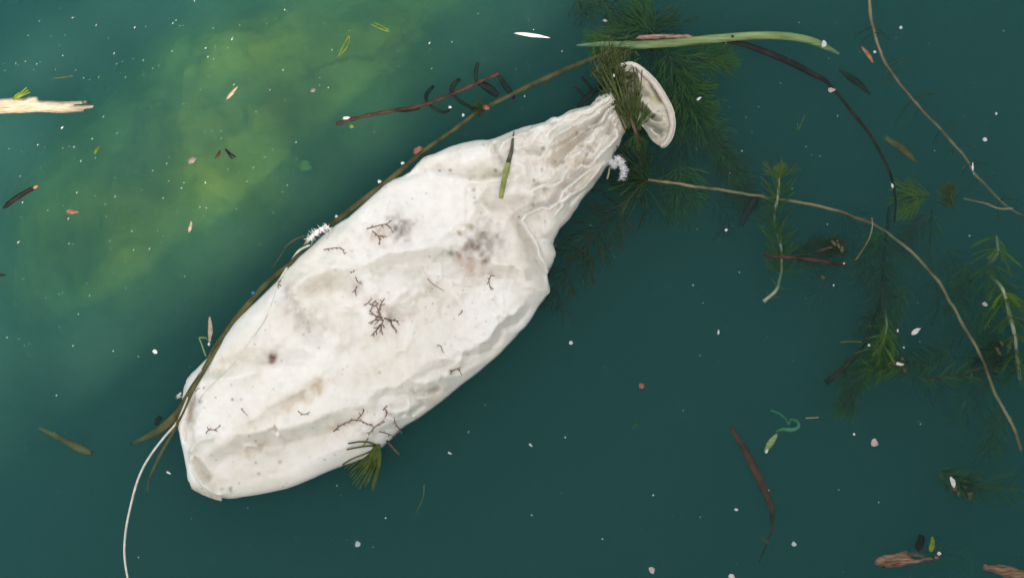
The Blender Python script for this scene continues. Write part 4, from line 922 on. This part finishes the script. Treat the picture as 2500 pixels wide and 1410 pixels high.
palem = material('pale_flake', (0.62,0.60,0.58), .6, .3, .15, 300, col2=(0.82,0.80,0.78)); pinkm = material('pale_pink_flake', (0.48,0.36,0.32), .6, .3, .15, 300, col2=(0.66,0.54,0.50))
brm = material('dull_purple_husk', (0.16,0.12,0.12), .6, .3, .25, 300, col2=(0.30,0.24,0.24)); ylm = GREEN['yellow']
for (x, y, z, a, b, an, mt, lb, ct) in [
 (177,517,1,16,5,.02,redm,'small red brown husk floating right of the dark stick','husk'),
 (465,553,1,4,15,.25,tanm,'thin tan husk left of the balloon, tilted upright','husk'),
 (466,390,-8,15,9,-.6,brm,'dull purple flake below the wood splinter, lone in open water','flake'),
 (533,377,-2,4,12,.55,STEM['red'],'reddish sliver touching the tiny black fork above left of the balloon','husk'),
 (514,805,3,6,31,.0,tanm,'upright brown splinter standing at the lower left edge of the balloon','splinter'),
 (566,226,-4,22,4,-.85,tanm,'pale brown slanted sliver in the sunlit green water','splinter'),
 (763,219,-6,9,6,-.5,brm,'tiny mauve flake above the balloon, left of the pondweed twig','flake'),
 (1297,86,3,42,4.5,.13,palem,'white quill like sliver floating above the pondweed twig','quill'),
 (2119,133,0,5,24,-.62,redm,'orange red husk beside the pale olive stem at upper right','husk'),
 (2012,108,2,8,11,.2,palem,'white crumb on the right end of the pale green reed blade','flake'),
 (2030,220,2,11,7,-.1,pinkm,'pale crumb on the bend of the dark arching reed','flake'),
 (2135,1080,2,11,12,.3,pinkm,'pale pink lumpy crumb alone in open water at lower right','flake'),
 (2085,1059,2,4,4,0,palem,'tiny white crumb just above left of the pale pink lump','flake'),
 (1394,836,2,6,6,0,palem,'small white crumb in open water right of the balloon','flake'),
 (1567,941,0,9,8,0,redm,'dull red crumb in open water below the centre right','flake'),
 (1786,1405,2,10,7,.2,palem,'white crumb cut by the bottom edge','flake'),
 (1592,1390,1,7,9,-.5,pinkm,'pinkish oval seed near the bottom edge','seed'),
 (1773,561,2,5,4,-.3,palem,'tiny white crumb below the dark drowned leaf','flake'),
 (1706,241,3,8,4,-.6,palem,'bright white fleck over the dark weed right of the balloon mouth','flake'),
 (846,288,4,12,5,-.15,palem,'white fleck on the left end of the pondweed twig','flake'),
 (858,308,-3,7,6,.1,GREEN['yellow'],'tiny yellow blob under the left end of the pondweed twig','flake'),
 (983,398,4,6,4.5,-.3,palem,'white crumb on the olive reed beside the balloon shoulder','flake'),
 (927,443,4,6,5,-.2,palem,'smaller white crumb lower on the olive reed','flake'),
 (1099,262,3,5,4,0,palem,'tiny white crumb at the hook of the pondweed leaf','flake'),
 (1131,281,3,4,5,0,palem,'white crumb just left of the reed crossing','flake'),
 (822,528,3,5,4.5,0,palem,'white crumb at the balloon edge above the left fluff','flake'),
 (379,857,2,8,6,.4,palem,'ragged white crumb left of the balloon base','flake'),
 (412,1153,2,8,3,.5,palem,'small white crescent left of the balloon tail','flake'),
 (512,839,9,4,5,0,palem,'white crumb at the foot of the upright brown splinter','flake'),
 (618,714,2,6,5,-.5,material('blue_fleck', (0.03,0.16,0.42), .5, .3, .2, 300),'tiny bright blue fleck at the left edge of the balloon','flake'),
 (1021,366,-6,14,9,-.4,redm,'dull red husk against the olive reed above the balloon shoulder','husk'),
 (1186,262,0,10,6,.2,redm,'red brown bud in the tangle on the reed','husk'),
 (2405,340,0,7,6,.3,palem,'pale crumb near the right edge beside the olive stem','flake'),
 (2434,277,-4,4,4,0,palem,'faint tiny crumb above the pale crumb near the right edge','flake'),
 (2201,66,-6,5,5,0,palem,'faint dot between the two stems at upper right','flake'),
 (2136,127,0,5,4,0,palem,'pale dot right of the orange red husk','flake'),
 (2292,1349,3,6,6,0,palem,'white crumb on the tail of the frayed bark scrap','flake'),
 (2278,1330,-8,7,20,.15,GREEN['yellow'],'short yellow green stalk rising from the tail of the frayed bark scrap','stalk'),
 (2254,1328,-30,11,22,.2,STEM['dark'],'dark purple blur left of the yellow green stalk','leaf'),
 (2374,406,3,2.5,11,0,palem,'tiny upright white splinter on the olive stem at right','splinter'),
 (2178,453,4,3,6,-.3,palem,'tiny white fleck on the dark arching reed','fleck'),
 (2235,808,0,13,6,-.6,palem,'translucent white film scrap at right, shaped like a fin','film'),
 (2191,806,3,3,5,0,palem,'white dot left of the fin shaped film scrap','flake'),
 (2408,742,-10,9,6,.5,pinkm,'dull pink crumb near the right edge','flake'),
 (2122,842,-2,4,4,0,palem,'pale dot on the green fuzzy waterweed','flake'),
 (1754,810,2,2.5,6,.05,palem,'tiny upright white fleck in open water right of centre','fleck'),
 (870,1333,-40,9,9,0,palem,'faint grey disc deep under water at the bottom centre','flake'),
 (718,388,-230,17,15,.3,ylm,'blurred yellow green blob deep in the water above the balloon','algae'),
 (1872,1100,2,3,6,.5,palem,'white hook at the tip of the lime green leaf','fleck'),
 (2326,1176,3,6,14,-.35,palem,'white foam streak on the weed patch at lower right','glint'),  # solid white lump standing in for a glint on the water
 (2196,888,4,11,4,.15,palem,'white foam streak between wet weed tips on the right','glint'),  # bright sheen between the tips, modelled as a white lump
 (1850,1165 - 900,-200,3,3,0,palem,'faint deep dot below the pale green blade','flake'),
 (1537,215,40,5,4,.4,material('dark_seed', (0.03,0.025,0.035), .4, .4, .3, 300),'dark heart shaped seed on the balloon mouth','seed'),
 (1531,185,26,7,7,0,STEM['olive'],'olive ring shaped snail in the weed on the balloon mouth','snail'),
 (1497,188,30,3.5,5,-.2,palem,'white crumb in the tuft on the balloon mouth','flake'),
 (1788,89,2,5,3.5,.3,STEM['dark'],'black crumb on the middle of the pale green reed blade','flake'),
 (1478,48,-14,7,4,.2,pinkm,'pink crumb over the dark weed at the top','flake'),
 (1600,215 + 1000,-60,3,3,0,palem,'faint speck deep below centre right','flake'),
 (1098,1107,-14,7,3,.4,palem,'faint pale curl right of the green needle tuft','flake'),
 (1296,1087,-12,7,3,.8,palem,'faint pale curl in open water below the balloon middle','flake'),
 (1942,1330,-20,8,7,.3,palem,'faint ragged white scrap at bottom right of the drowned leaf','flake'),
 (1798,1243,-2,6,4,.2,palem,'small bow shaped white scrap left of the drowned leaf','flake')]:
    lump({'husk':'husk','flake':'flake','splinter':'splinter','quill':'quill','seed':'seed','leaf':'leaf_scrap','stalk':'stalk','fleck':'fleck','film':'film_scrap','algae':'algae_blob','glint':'glint_streak','snail':'snail'}[ct], (x, y, z, a, b, an), mt, None, lb, ct, None, .45)
def strands(name, label, cat, lines, rad, mat):
    m = MB()
    for l in lines: m.tube(spline([(*p, 2) if len(p) == 2 else p for p in l], 8), rad, 4)
    return tag(m.build(name, mat), label, cat)
strands('grass_tuft', 'green and yellow grass sprig sprouting over the sunlit wood splinter', 'grass', [[(36,244,10),(52,230,12),(68,214,8)],[(38,244,10),(56,232,12),(72,220,8)],[(44,242,10),(60,233,12),(76,226,8)],[(34,242,10),(42,234,12),(50,226,8)]], 1.9, GREEN['yellow'])
strands('straw', 'yellow green V shaped straw floating above the balloon', 'straw', [[(826,138,0),(838,112,2),(852,88,2)],[(853,88,2),(850,110,1),(832,134,0)]], 1.6, GREEN['yellow'])
strands('straw', 'tiny black forked twig near the reddish sliver', 'twig', [[(550,364),(562,374),(575,384)],[(552,366),(560,378),(568,388)]], 2.2, STEM['dark'])
strands('straw', 'small yellow green leaf pair below the wood splinter', 'leaf', [[(231,376),(238,366),(244,358)],[(231,375),(235,365),(238,360)]], 2.0, GREEN['yellow'])
strands('straw', 'faint yellow straw bundle near the top centre', 'straw', [[(905,58,-10),(930,70,-8),(950,76,-8)],[(912,54,-10),(935,64,-8),(948,72,-8)]], 1.5, GREEN['yellow'])
strands('straw', 'pale green bent straw at the lower left edge of the balloon', 'straw', [[(486,824,0),(494,844,2),(504,870,4)],[(486,824,0),(500,824,-6),(510,832,-10)]], 2.2, palegreen)
strands('straw', 'tan straw lying near the left top above the wood splinter', 'straw', [[(126,190,-8),(150,188,-6),(176,184,-6)]], 1.8, GREEN['olive'])
strands('straw', 'tan stub under the white fluff at the neck', 'straw', [[(1488,410,0),(1486,424,0),(1482,438,0)]], 2.4, tanm)
strands('straw', 'thin brown rootlet curving left of the fluff at the balloon edge', 'rootlet', [[(752,572,-6),(720,584,-8),(696,602,-12),(680,628,-20),(655,660,-40)]], 1.4, STEM['brown'])
strands('straw', 'thin floating line with a white end low right', 'straw', [[(1966,1020),(1985,1019),(1998,1018)]], 1.2, tanm)
strands('straw', 'thin green thread in open water below the balloon', 'thread', [[(1034,1186,-30),(1030,1220,-36),(1012,1260,-50)]], 1.4, GREEN['fresh'])
strands('straw', 'small green V thread at right of the bottom centre', 'thread', [[(1546,1046,-10),(1554,1030,-8),(1556,1042,-10)]], 1.4, GREEN['mid'])
strands('straw', 'thin green V thread below the arching dark reed', 'thread', [[(1950,318,-10),(1958,300,-8),(1966,282,-6)],[(1950,318,-10),(1949,300,-12)]], 1.2, GREEN['mid'])
strands('straw', 'pale thin leaf crossing the dark purple stem', 'leaf', [[(2054,836,-10),(2080,833,-8),(2106,835,-10)]], 2.6, GREEN['olive'])

# needle tuft at the lower balloon edge
nt_ = empty('hornwort_tuft', P(925, 1085, 0), 'fresh green needle tuft hanging off the lower edge of the balloon', 'waterweed')
r = random.Random(9); m = MB()
for k in range(85):
    u = r.random(); a = R(98 + 60 * u + r.uniform(-6, 6)); L = r.uniform(60, 128) * (1 - .15 * u)
    bx, by = 925 + r.uniform(-5, 5), 1085 + r.uniform(-4, 4)
    tx, ty = bx + math.cos(a) * L, by + math.sin(a) * L
    z0 = max(0, hb(bx, by)) + 6
    m.tube(spline([(bx, by, z0), ((bx + tx) / 2 + 8, (by + ty) / 2 - 6, 4), (tx, ty, -10 - r.uniform(0, 30))], 14), 1.35, 4)
m.build('leaf_spray', GREEN['fresh'], nt_)
m = MB()
for l in [[(925,1085),(905,1074),(880,1072),(856,1076)],[(922,1086),(895,1084),(870,1088),(852,1091)],[(920,1084),(900,1084),(880,1086)],[(925,1090),(890,1106),(860,1118),(838,1132)]]:
    m.tube(spline([(x, y, max(0, hb(x, y)) + 5) for x, y in l], 8), 2.0, 5)
m.build('long_leaf', GREEN['olive'], nt_)
m = MB(); m.tube(spline([(975,1112,-14),(955,1088,0),(940,1068,12),(925,1052,20),(915,1046,22)], 7), 2.8, 6); m.build('stem', STEM['brown'], nt_)

# ------------------------------------------------------------------ brown branching rootlets stuck to the balloon
rootm = material('brown_rootlet', (0.16,0.10,0.075), .7, .2, .3, 300, col2=(0.36,0.25,0.20))
def rootlet(label, lines, rad=1.9, twigs=1.0, seed=1):
    rad *= .85
    rr_ = random.Random(seed); m = MB()
    def line(pts, r0):
        sp = spline([(float(a), float(b)) for a, b in pts], 4)
        m.tube([(x, y, max(0, hb(x, y)) + 0.8) for x, y in sp], [max(.5, r0 * (1 - .5 * i / len(sp))) for i in range(len(sp))], 5)
        return sp
    for l in lines:
        sp = line(l, rad)
        if twigs > 0:
            k = 2
            while k < len(sp) - 1:
                x, y = sp[k]; dx, dy = sp[k][0] - sp[k - 1][0], sp[k][1] - sp[k - 1][1]
                a = math.atan2(dy, dx) + rr_.choice((-1, 1)) * rr_.uniform(.6, 1.1); L = rr_.uniform(5, 11) * twigs
                line([(x, y), (x + math.cos(a) * L * .5, y + math.sin(a) * L * .5), (x + math.cos(a + rr_.uniform(-.4, .4)) * L, y + math.sin(a + rr_.uniform(-.4, .4)) * L)], rad * .75)
                k += rr_.randint(2, 3)
    o = m.build('rootlet', rootm)
    return tag(o, label, 'rootlet', 'brown rootlets stuck to the balloon')
rootlet('large brown branching rootlet at the middle of the balloon', [[(940,775),(930,762),(935,745),(944,728)],[(938,775),(922,768),(908,756)],[(940,778),(922,780),(906,787)],[(942,778),(936,796),(940,815)],[(944,775),(960,780),(976,782)],[(958,780),(962,795),(974,806)],[(935,790),(924,805),(912,818)],[(936,768),(928,752),(926,744)]], 2.3, 1.2, 1)
rootlet('small curled rootlet just above the large branching one', [[(896,744),(906,738),(914,728)],[(908,740),(920,746),(930,738)],[(914,742),(924,732)]], 1.7, .8, 2)
rootlet('thin upright rootlet left of the middle, below the grey stain', [[(874,676),(878,688),(890,694)],[(876,698),(872,708),(876,722)],[(872,660),(870,664),(862,664)]], 1.8, .8, 3)
rootlet('brown rootlet beside the upper left grey stain', [[(900,560),(915,556),(930,552),(948,548),(962,540)],[(913,566),(924,574),(930,584),(932,598)],[(948,550),(958,560),(964,570)],[(928,578),(940,578),(950,580)]], 2.0, .7, 4)
rootlet('reddish arc shaped rootlet near the upper left balloon edge', [[(795,610),(810,608),(826,606),(840,608),(848,622)]], 1.7, .7, 5)
rootlet('small hook rootlet at the left balloon edge under the string', [[(690,684),(682,694),(686,704)],[(684,694),(692,698)]], 1.9, .5, 6)
rootlet('short rootlet at the right of the balloon below the brown stain', [[(1200,672),(1194,684),(1196,696),(1200,708)],[(1200,672),(1208,674)],[(1196,700),(1206,706)]], 1.8, .7, 7)
rootlet('tiny comma shaped rootlet right of the balloon middle', [[(1130,756),(1127,763),(1120,768)]], 1.8, 0, 8)
rootlet('small forked rootlet low right of the balloon middle', [[(1070,840),(1078,842),(1082,850)],[(1080,850),(1086,858)]], 1.6, .7, 9)
rootlet('spidery rootlet near the lower right balloon flank', [[(1100,902),(1108,902),(1116,898),(1124,904),(1128,914)],[(1104,903),(1102,912)],[(1118,898),(1126,894)]], 1.8, .7, 10)
rootlet('long brown branching root mat at the lower edge of the balloon', [[(820,1048),(836,1034),(855,1024),(875,1018),(900,1026),(920,1036)],[(920,1036),(932,1028),(942,1020)],[(922,1034),(912,1046),(904,1056)],[(880,1016),(890,1006),(896,994)],[(945,1014),(950,1000),(942,992)],[(940,996),(950,984)],[(966,1016),(968,1030),(972,1040)],[(972,1040),(976,1050),(966,1060)],[(903,1064),(896,1076),(888,1084)],[(930,1048),(950,1056),(962,1066)]], 2.1, .9, 11)
rootlet('small smile shaped rootlet in the lower left of the balloon', [[(738,996),(746,1002),(756,1004),(768,998)]], 1.6, .6, 12)
rootlet('Y shaped rootlet near the balloon base', [[(515,1052),(522,1042),(536,1042),(552,1032)],[(536,1042),(544,1045)],[(518,1036),(522,1042)]], 1.7, .5, 13)
rootlet('tiny dark rootlet at the bottom left beside the reeds', [[(488,952),(494,944),(500,944)],[(508,944),(511,940)]], 1.6, 0, 14)
rootlet('thin grey needle lying right of the balloon middle', [[(1046,680),(1060,694),(1086,710)]], 1.4, 0, 15)
rootlet('short grey needle in the lower left of the balloon', [[(600,992),(608,1000),(616,1008)]], 1.3, 0, 16)

# ------------------------------------------------------------------ white fluff
fluffm = material('white_down_fluff', (0.9,0.9,0.9), .8, .1, .02, 300, col2=(0.92,0.92,0.94))
def fluff(label, blobs, n, spread, z, seed):
    rr_ = random.Random(seed); m = MB()
    for (x, y, rx) in blobs:
        for k in range(int(n * rx / 10)):
            a = rr_.uniform(0, 6.28); q = rr_.random() ** .5 * rx * .8
            bx, by = x + math.cos(a) * q, y + math.sin(a) * q; a2 = a + rr_.uniform(-2.4, 2.4); L = rr_.uniform(3, spread) * (1.6 if rr_.random() < .06 else 1)
            bz = z + rr_.uniform(0, rx * 1.1) * (1 - q / rx)
            if k == 0:
                import bmesh
                b_ = bmesh.new(); bmesh.ops.create_icosphere(b_, subdivisions=2, radius=1.0); i0 = len(m.v)
                for v in b_.verts:
                    kk = rx * .85 * (1 + .45 * math.sin(v.co.x * 5 + x) * math.cos(v.co.y * 6 + y)); m.v.append(Vector((x + v.co.x * kk, y + v.co.y * kk, z + v.co.z * kk * .8)))
                m.f += [tuple(i0 + v.index for v in reversed(f.verts)) for f in b_.faces]; b_.free()
            m.tube([(bx, by, bz), (bx + math.cos(a2) * L * .5, by + math.sin(a2) * L * .5, bz + rr_.uniform(0, 3)), (bx + math.cos(a2 + rr_.uniform(-.8, .8)) * L, by + math.sin(a2 + rr_.uniform(-.8, .8)) * L, bz - rr_.uniform(0, 4))], [1.0, .8, .4], 3)
    return tag(m.build('fluff', fluffm), label, 'fluff')
fluff('bright white downy fluff floating right of the balloon neck', [(1480,386,4),(1490,394,6),(1500,402,7),(1508,388,8),(1516,396,9),(1522,410,8),(1524,424,8),(1520,432,6)], 90, 11, 4, 1)
fluff('white downy fluff caught on the upper left edge of the balloon', [(760,584,4),(767,575,5),(777,567,6),(789,560,5),(802,556,4)], 60, 16, 26, 2)
m = MB(); rr_ = random.Random(3)
for k in range(16):
    m.tube([(442 + rr_.uniform(-3, 3), 962 + rr_.uniform(-6, 6), 4), (432 + rr_.uniform(-4, 2), 968 + rr_.uniform(-6, 6), 3)], [.6, .2], 3)
tag(m.build('fluff', fluffm), 'wisp of pale hairs at the bottom left edge of the balloon', 'fluff')

# ------------------------------------------------------------------ countless floating specks
sr = np.random.RandomState(44); m = MB()
def speck(x, y, L, Wd, a, z):
    dx, dy = math.cos(a) * L, math.sin(a) * L; px_, py_ = -math.sin(a) * Wd, math.cos(a) * Wd
    i = len(m.v); m.v += [Vector(v) for v in [(x - dx, y - dy, z), (x + px_, y + py_, z + Wd * .5), (x + dx, y + dy, z), (x - px_, y - py_, z + Wd * .5), (x, y, z - Wd)]]
    m.f += [(i, i + 3, i + 2, i + 1), (i, i + 1, i + 4), (i + 1, i + 2, i + 4), (i + 2, i + 3, i + 4), (i + 3, i, i + 4)]
cnt = 0
while cnt < 700:
    x, y = sr.uniform(-40, 2540), sr.uniform(-40, 1450)
    lit = (x * .62 + y * .78) < 760
    if not lit and sr.rand() < 0.5: continue
    if inside(np.array([x]), np.array([y]), OUT)[0]: continue
    z = -abs(sr.randn()) * 60 if sr.rand() < .75 else 1.0
    s_ = abs(sr.randn()) ** 1.5 * .45 + .6
    speck(x, y, s_ * (1.9 if lit else 1.15), s_ * .75, (-1.0 + .2 * sr.randn()) if lit else sr.uniform(0, 3), z); cnt += 1
tag(m.build('floating_specks', palem, smooth=False), 'countless tiny pale specks drifting in the water', 'specks', kind='stuff')
